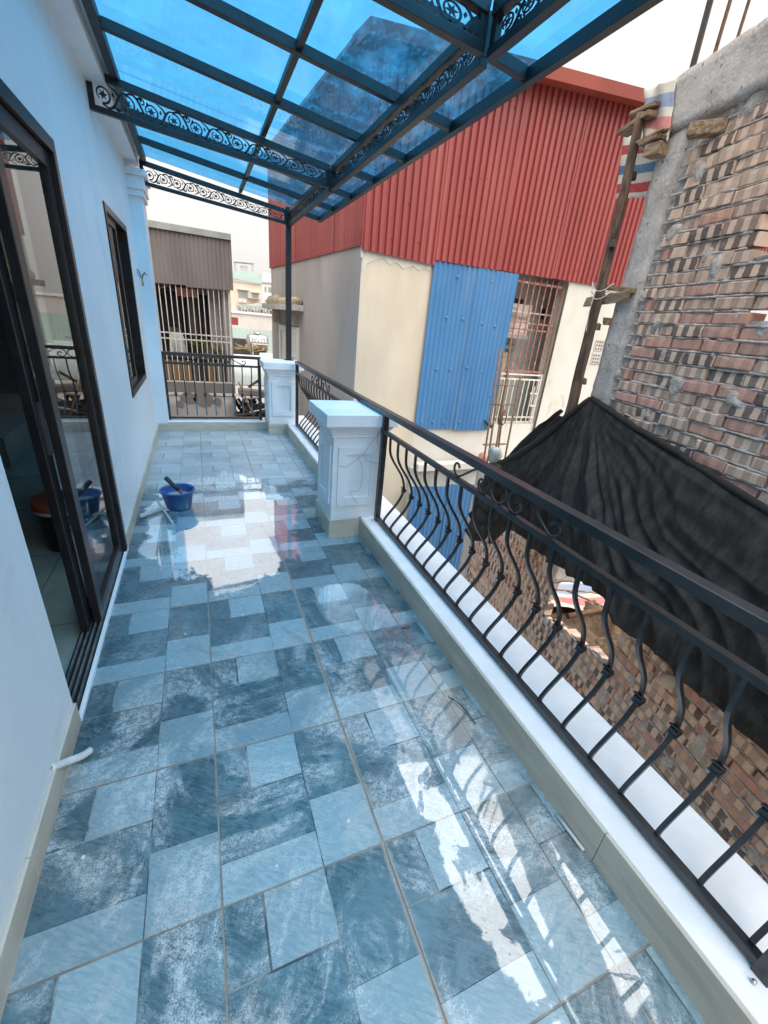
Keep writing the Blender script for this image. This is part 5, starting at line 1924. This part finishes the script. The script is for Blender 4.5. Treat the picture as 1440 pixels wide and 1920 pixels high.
FH = 80
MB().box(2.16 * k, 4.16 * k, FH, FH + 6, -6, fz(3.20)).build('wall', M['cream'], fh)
prf = MB()
prf.poly([(2.10 * k, fz(3.35)), (4.19 * k, fz(3.25)), (4.19 * k, fz(3.70)), (3.12 * k, fz(3.93)), (2.10 * k, fz(3.62))], lambda a, b, t: (a, FH - .3 - t, b), .3)
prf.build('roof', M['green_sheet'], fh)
rl_ = MB().bar((2.16 * k, FH - .2, fz(3.34)), (4.16 * k, FH - .2, fz(3.30)), .06, .08).build('roof_railing', M['fargrey'], fh)
for i in range(24):
    x = (2.2 + i * .083) * k
    MB().bar((x, FH - .2, fz(3.19)), (x, FH - .2, fz(3.33)), .06, .06, up=(0, 1, 0)).build('baluster', M['fargrey'], rl_)
for (x0, x1, z0, z1) in ((2.73, 3.25, 2.34, 2.70), (3.58, 3.92, 2.36, 2.62)):
    w_ = MB().box(x0 * k - .12, x1 * k + .12, FH - .10, FH - .001, fz(z0) - .12, fz(z1) + .12).build('window', M['fargrey'], fh)
    MB().box(x0 * k, x1 * k, FH - .14, FH - .101, fz(z0), fz(z1)).build('pane', M['farwin'], w_)
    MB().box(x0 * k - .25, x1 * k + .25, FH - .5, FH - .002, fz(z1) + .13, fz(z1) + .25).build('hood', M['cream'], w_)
for (x0, x1) in ((2.70, 2.88), (2.95, 3.12)):
    MB().box(x0 * k, x1 * k, FH - .5, FH - .01, fz(2.02), fz(2.18)).build('condenser', M['farwhite'], fh)
MB().box(3.25 * k, 4.0 * k, FH - 1.2, FH - .01, fz(2.30), fz(2.345)).build('awning', M['fargrey'], fh)
tf = MB()
for x in (2.62, 3.68):
    for y in (FH + .2, FH + 2):
        tf.bar((x * k, y, fz(3.7)), (x * k, y, fz(4.28)), .07, .07, up=(0, 1, 0))
tf.build('roof_frame', M['fargrey'], fh)
MB().bar((2.55 * k, FH + 1, fz(4.30)), (3.75 * k, FH + 1, fz(4.34)), 2.4, .06).build('roof_frame_cover', M['fargrey'], fh)
MB().box(2.95 * k, 3.35 * k, FH + .5, FH + 1.5, fz(3.95), fz(4.15)).build('roof_tank', M['farwhite'], fh)

k2 = 62 / 26
gh = thing('terrace_house', 'pale house with a green awning over a cluttered roof terrace', 'house', (2.8 * k2, 62, -6))


def fz2(z):
    return 1.585 + (z - 1.585) * k2


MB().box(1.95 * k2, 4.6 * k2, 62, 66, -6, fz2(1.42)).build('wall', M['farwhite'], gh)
MB().box(1.95 * k2, 4.6 * k2, 61.9, 62.0, fz2(1.30), fz2(1.46)).build('parapet', M['farwhite'], gh)
aw = MB()
aw.poly([(1.95 * k2, fz2(1.78)), (2.66 * k2, fz2(1.86)), (3.15 * k2, fz2(1.985)), (3.85 * k2, fz2(1.70)), (4.6 * k2, fz2(1.62)), (3.2 * k2, fz2(1.83)), (2.66 * k2, fz2(1.82))], lambda a, b, t: (a, 61.6 - t, b), .8)
aw.build('awning', M['green_sheet'], gh)
for i in range(9):
    x = (2.15 + i * .22) * k2
    MB().bar((x, 61.8, fz2(1.44)), (x, 61.8, fz2(1.80)), .07, .07, up=(0, 1, 0)).build('awning_post', M['fargrey'], gh)
MB().box(2.1 * k2, 4.3 * k2, 63.5, 63.7, fz2(1.44), fz2(1.80)).build('terrace_back', M['fargrey'], gh)
for i in range(12):
    x = (2.2 + i * .16) * k2
    MB().box(x, x + .22, 62.2, 62.5, fz2(1.44), fz2(1.44) + .35 + .3 * random.random()).build('terrace_pot', M['leaf_dry'] if i % 3 else M['fargrey'], gh)

k3 = 110 / 45
wh = thing('white_house', 'tall white house behind the cream one far down the street', 'house', (6.6 * k3, 110, -6))


def fz3(z):
    return 1.585 + (z - 1.585) * k3


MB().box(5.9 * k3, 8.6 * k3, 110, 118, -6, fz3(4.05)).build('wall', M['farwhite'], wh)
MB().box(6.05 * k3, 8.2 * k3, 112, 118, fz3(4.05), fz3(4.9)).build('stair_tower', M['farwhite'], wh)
MB().box(5.85 * k3, 8.7 * k3, 109.7, 110.0, fz3(4.02), fz3(4.12)).build('cornice', M['fargrey'], wh)
for x0, x1, z0, z1 in ((6.12, 6.28, 3.28, 3.72), (6.12, 6.28, 2.30, 2.65), (6.45, 6.75, 3.3, 3.72), (6.45, 6.75, 2.3, 2.65)):
    w_ = MB().box(x0 * k3, x1 * k3, 109.9, 109.999, fz3(z0), fz3(z1)).build('window', M['fargrey'], wh)
    MB().box(x0 * k3 + .08, x1 * k3 - .08, 109.85, 109.899, fz3(z0) + .08, fz3(z1) - .08).build('pane', M['farwin'], w_)

# ================================================================== THINGS ON THE BALCONY
bk = thing('bucket', 'blue plastic bucket standing on the wet tiles near the wall', 'bucket', (-.255, 3.68, .004))
bp_ = MB()
bp_.lathe([(0, .004), (.088, .004), (.093, .0), (.098, .01), (.126, .148), (.136, .152), (.138, .160), (.134, .165), (.124, .164), (.120, .150), (.094, .018), (0, .014)], (-.255, 3.68, .004), 40)
bp_.build('body', M['bucket_blue'], bk)
for sx in (-1, 1):
    MB().lathe([(.0, .014), (.014, .012), (.018, 0)], (-.255 + sx * .105 - (.0), 3.68 + sx * .058, .162), 12).build('handle_lug', M['bucket_blue'], bk)
hdl = [(-.255 - .138 * math.cos(q) * .87 + .10 * 0, 3.68 + .145 * math.sin(q), .150 + .012 * math.sin(q * 1.0)) for q in [R(-20) + i * R(110) / 16 for i in range(17)]]
MB().tube(hdl, .0035, 6).build('handle', M['wire'], bk)
mw = MB().lathe([(0, .10), (.108, .10)], (-.255, 3.68, .004), 32)
mw.build('dirty_water', M['greyplaster'], bk)
tl = thing('trowel', 'black and red handled tool leaning in the blue bucket', 'tool', (-.215, 3.66, .11))
a0, a1 = Vector((-.195, 3.63, .115)), Vector((-.335, 3.70, .268))
MB().tube([a0.lerp(a1, t_) for t_ in (.0, .1, .33)], [.013, .014, .015], 10).build('red_grip', M['red_plastic'], tl)
MB().tube([a0.lerp(a1, t_) for t_ in (.331, .5, .75, .95, 1.0)], [.016, .018, .019, .020, .014], 10).build('black_grip', M['black_rubber'], tl)
MB().tube([a0 + (a0 - a1) * .10, a0], .006, 8).build('shank', M['chrome'], tl)

pipe = MB().tube(catmull([(-.535, 3.495, .020), (-.49, 3.53, .021), (-.43, 3.575, .021), (-.395, 3.60, .022), (-.365, 3.60, .022), (-.345, 3.575, .021), (-.335, 3.54, .020)], 6), .0185, 14, cap=False)
tag(pipe.build('bent_pipe', M['pvc'], solid=-.003), 'bent grey plastic pipe lying against the skirting beside the blue bucket', 'pipe')
st_ = MB().bar((-.425, 3.765, .040), (-.292, 3.345, .012), .016, .010)
tag(st_.build('metal_strip', M['strip'], bevel=.001), 'pale straight metal strip lying over the bent grey pipe', 'strip')
stub = MB().tube(catmull([(-.575, 1.255, .118), (-.545, 1.30, .078), (-.515, 1.345, .036), (-.495, 1.375, .020)], 5), .013, 12, cap=False)
tag(stub.build('pipe_stub', M['white_pvc'], solid=-.002), 'short white pipe stub sticking out of the wall above the skirting', 'pipe')
twg = MB().tube(catmull([(.965, 1.19, .006), (.985, 1.14, .012), (1.0, 1.08, .010), (1.005, 1.02, .006)], 5), .0022, 6)
tag(twg.build('twig', M['wire']), 'small dark curved wire lying in the puddle by the curb', 'wire')
nl = MB().tube([(1.073, .59, .012), (1.078, .47, .012)], .006, 8)
tag(nl.build('chalk_stick', M['white_pvc']), 'thin white stick lying at the foot of the curb', 'stick')
ch_ = MB().tube([(.955, 1.705, .004), (1.0, 1.70, .006)], .004, 6)
tag(ch_.build('splinter', M['log']), 'tiny dark splinter on the tiles near the curb', 'splinter')

pb_ = thing('paint_pail', 'dark paint pail with red lid inside the doorway', 'pail', (-.93, 3.18, -.005))
MB().lathe([(0, 0), (.118, 0), (.125, .01), (.138, .27), (.150, .272)], (-.93, 3.18, -.005), 32).build('body', M['pail_dark'], pb_)
MB().lathe([(.149, .272), (.151, .276), (.151, .315), (.146, .316)], (-.93, 3.18, -.005), 32).build('collar', M['pail_cream'], pb_)
MB().lathe([(.155, .300), (.157, .345), (.150, .352), (.135, .346), (0, .346)], (-.93, 3.18, -.005), 32).build('lid', M['lid_red'], pb_)
sh = MB()
sh.poly([(-.045, .05), (0, .058), (.045, .05), (.045, .0), (.025, -.035), (0, -.055), (-.025, -.035), (-.045, .0)], lambda a, b, t: (-.93 + a + .02, 3.18 - .1335 - b * .05, .10 + b), .002)
sh.build('shield_badge', M['pail_cream'], pb_)

blob_ = MB().lathe([(0, .10), (.06, .09), (.10, .03), (.09, -.03), (0, -.06)], (4.55, 5.98, -.44), 16)
for i, v in enumerate(blob_.v):
    p = Vector(v)
    blob_.v[i] = tuple(p + Vector((nz(p.x, p.y, p.z, 13), nz(p.y, p.z, p.x, 13), nz(p.z, p.x, p.y, 13))) * .06)
tag(blob_.build('refuse_bag', M['pink_cloth']), 'crumpled pinkish bag on the ledge under the blue metal sheet', 'bag')
lp = MB().tube([(4.52, 6.13, .20), (4.58, 6.08, .14), (4.66, 6.04, .10)], [.012, .028, .034], 10)  # small black spout, lamp-like in shape only
lp.tube([(4.66, 6.10, .12), (4.60, 6.10, .30)], .005, 6)
tag(lp.build('black_spout', M['black_rubber']), 'small black lamp-like spout at the lower corner of the blue metal sheet', 'lamp')
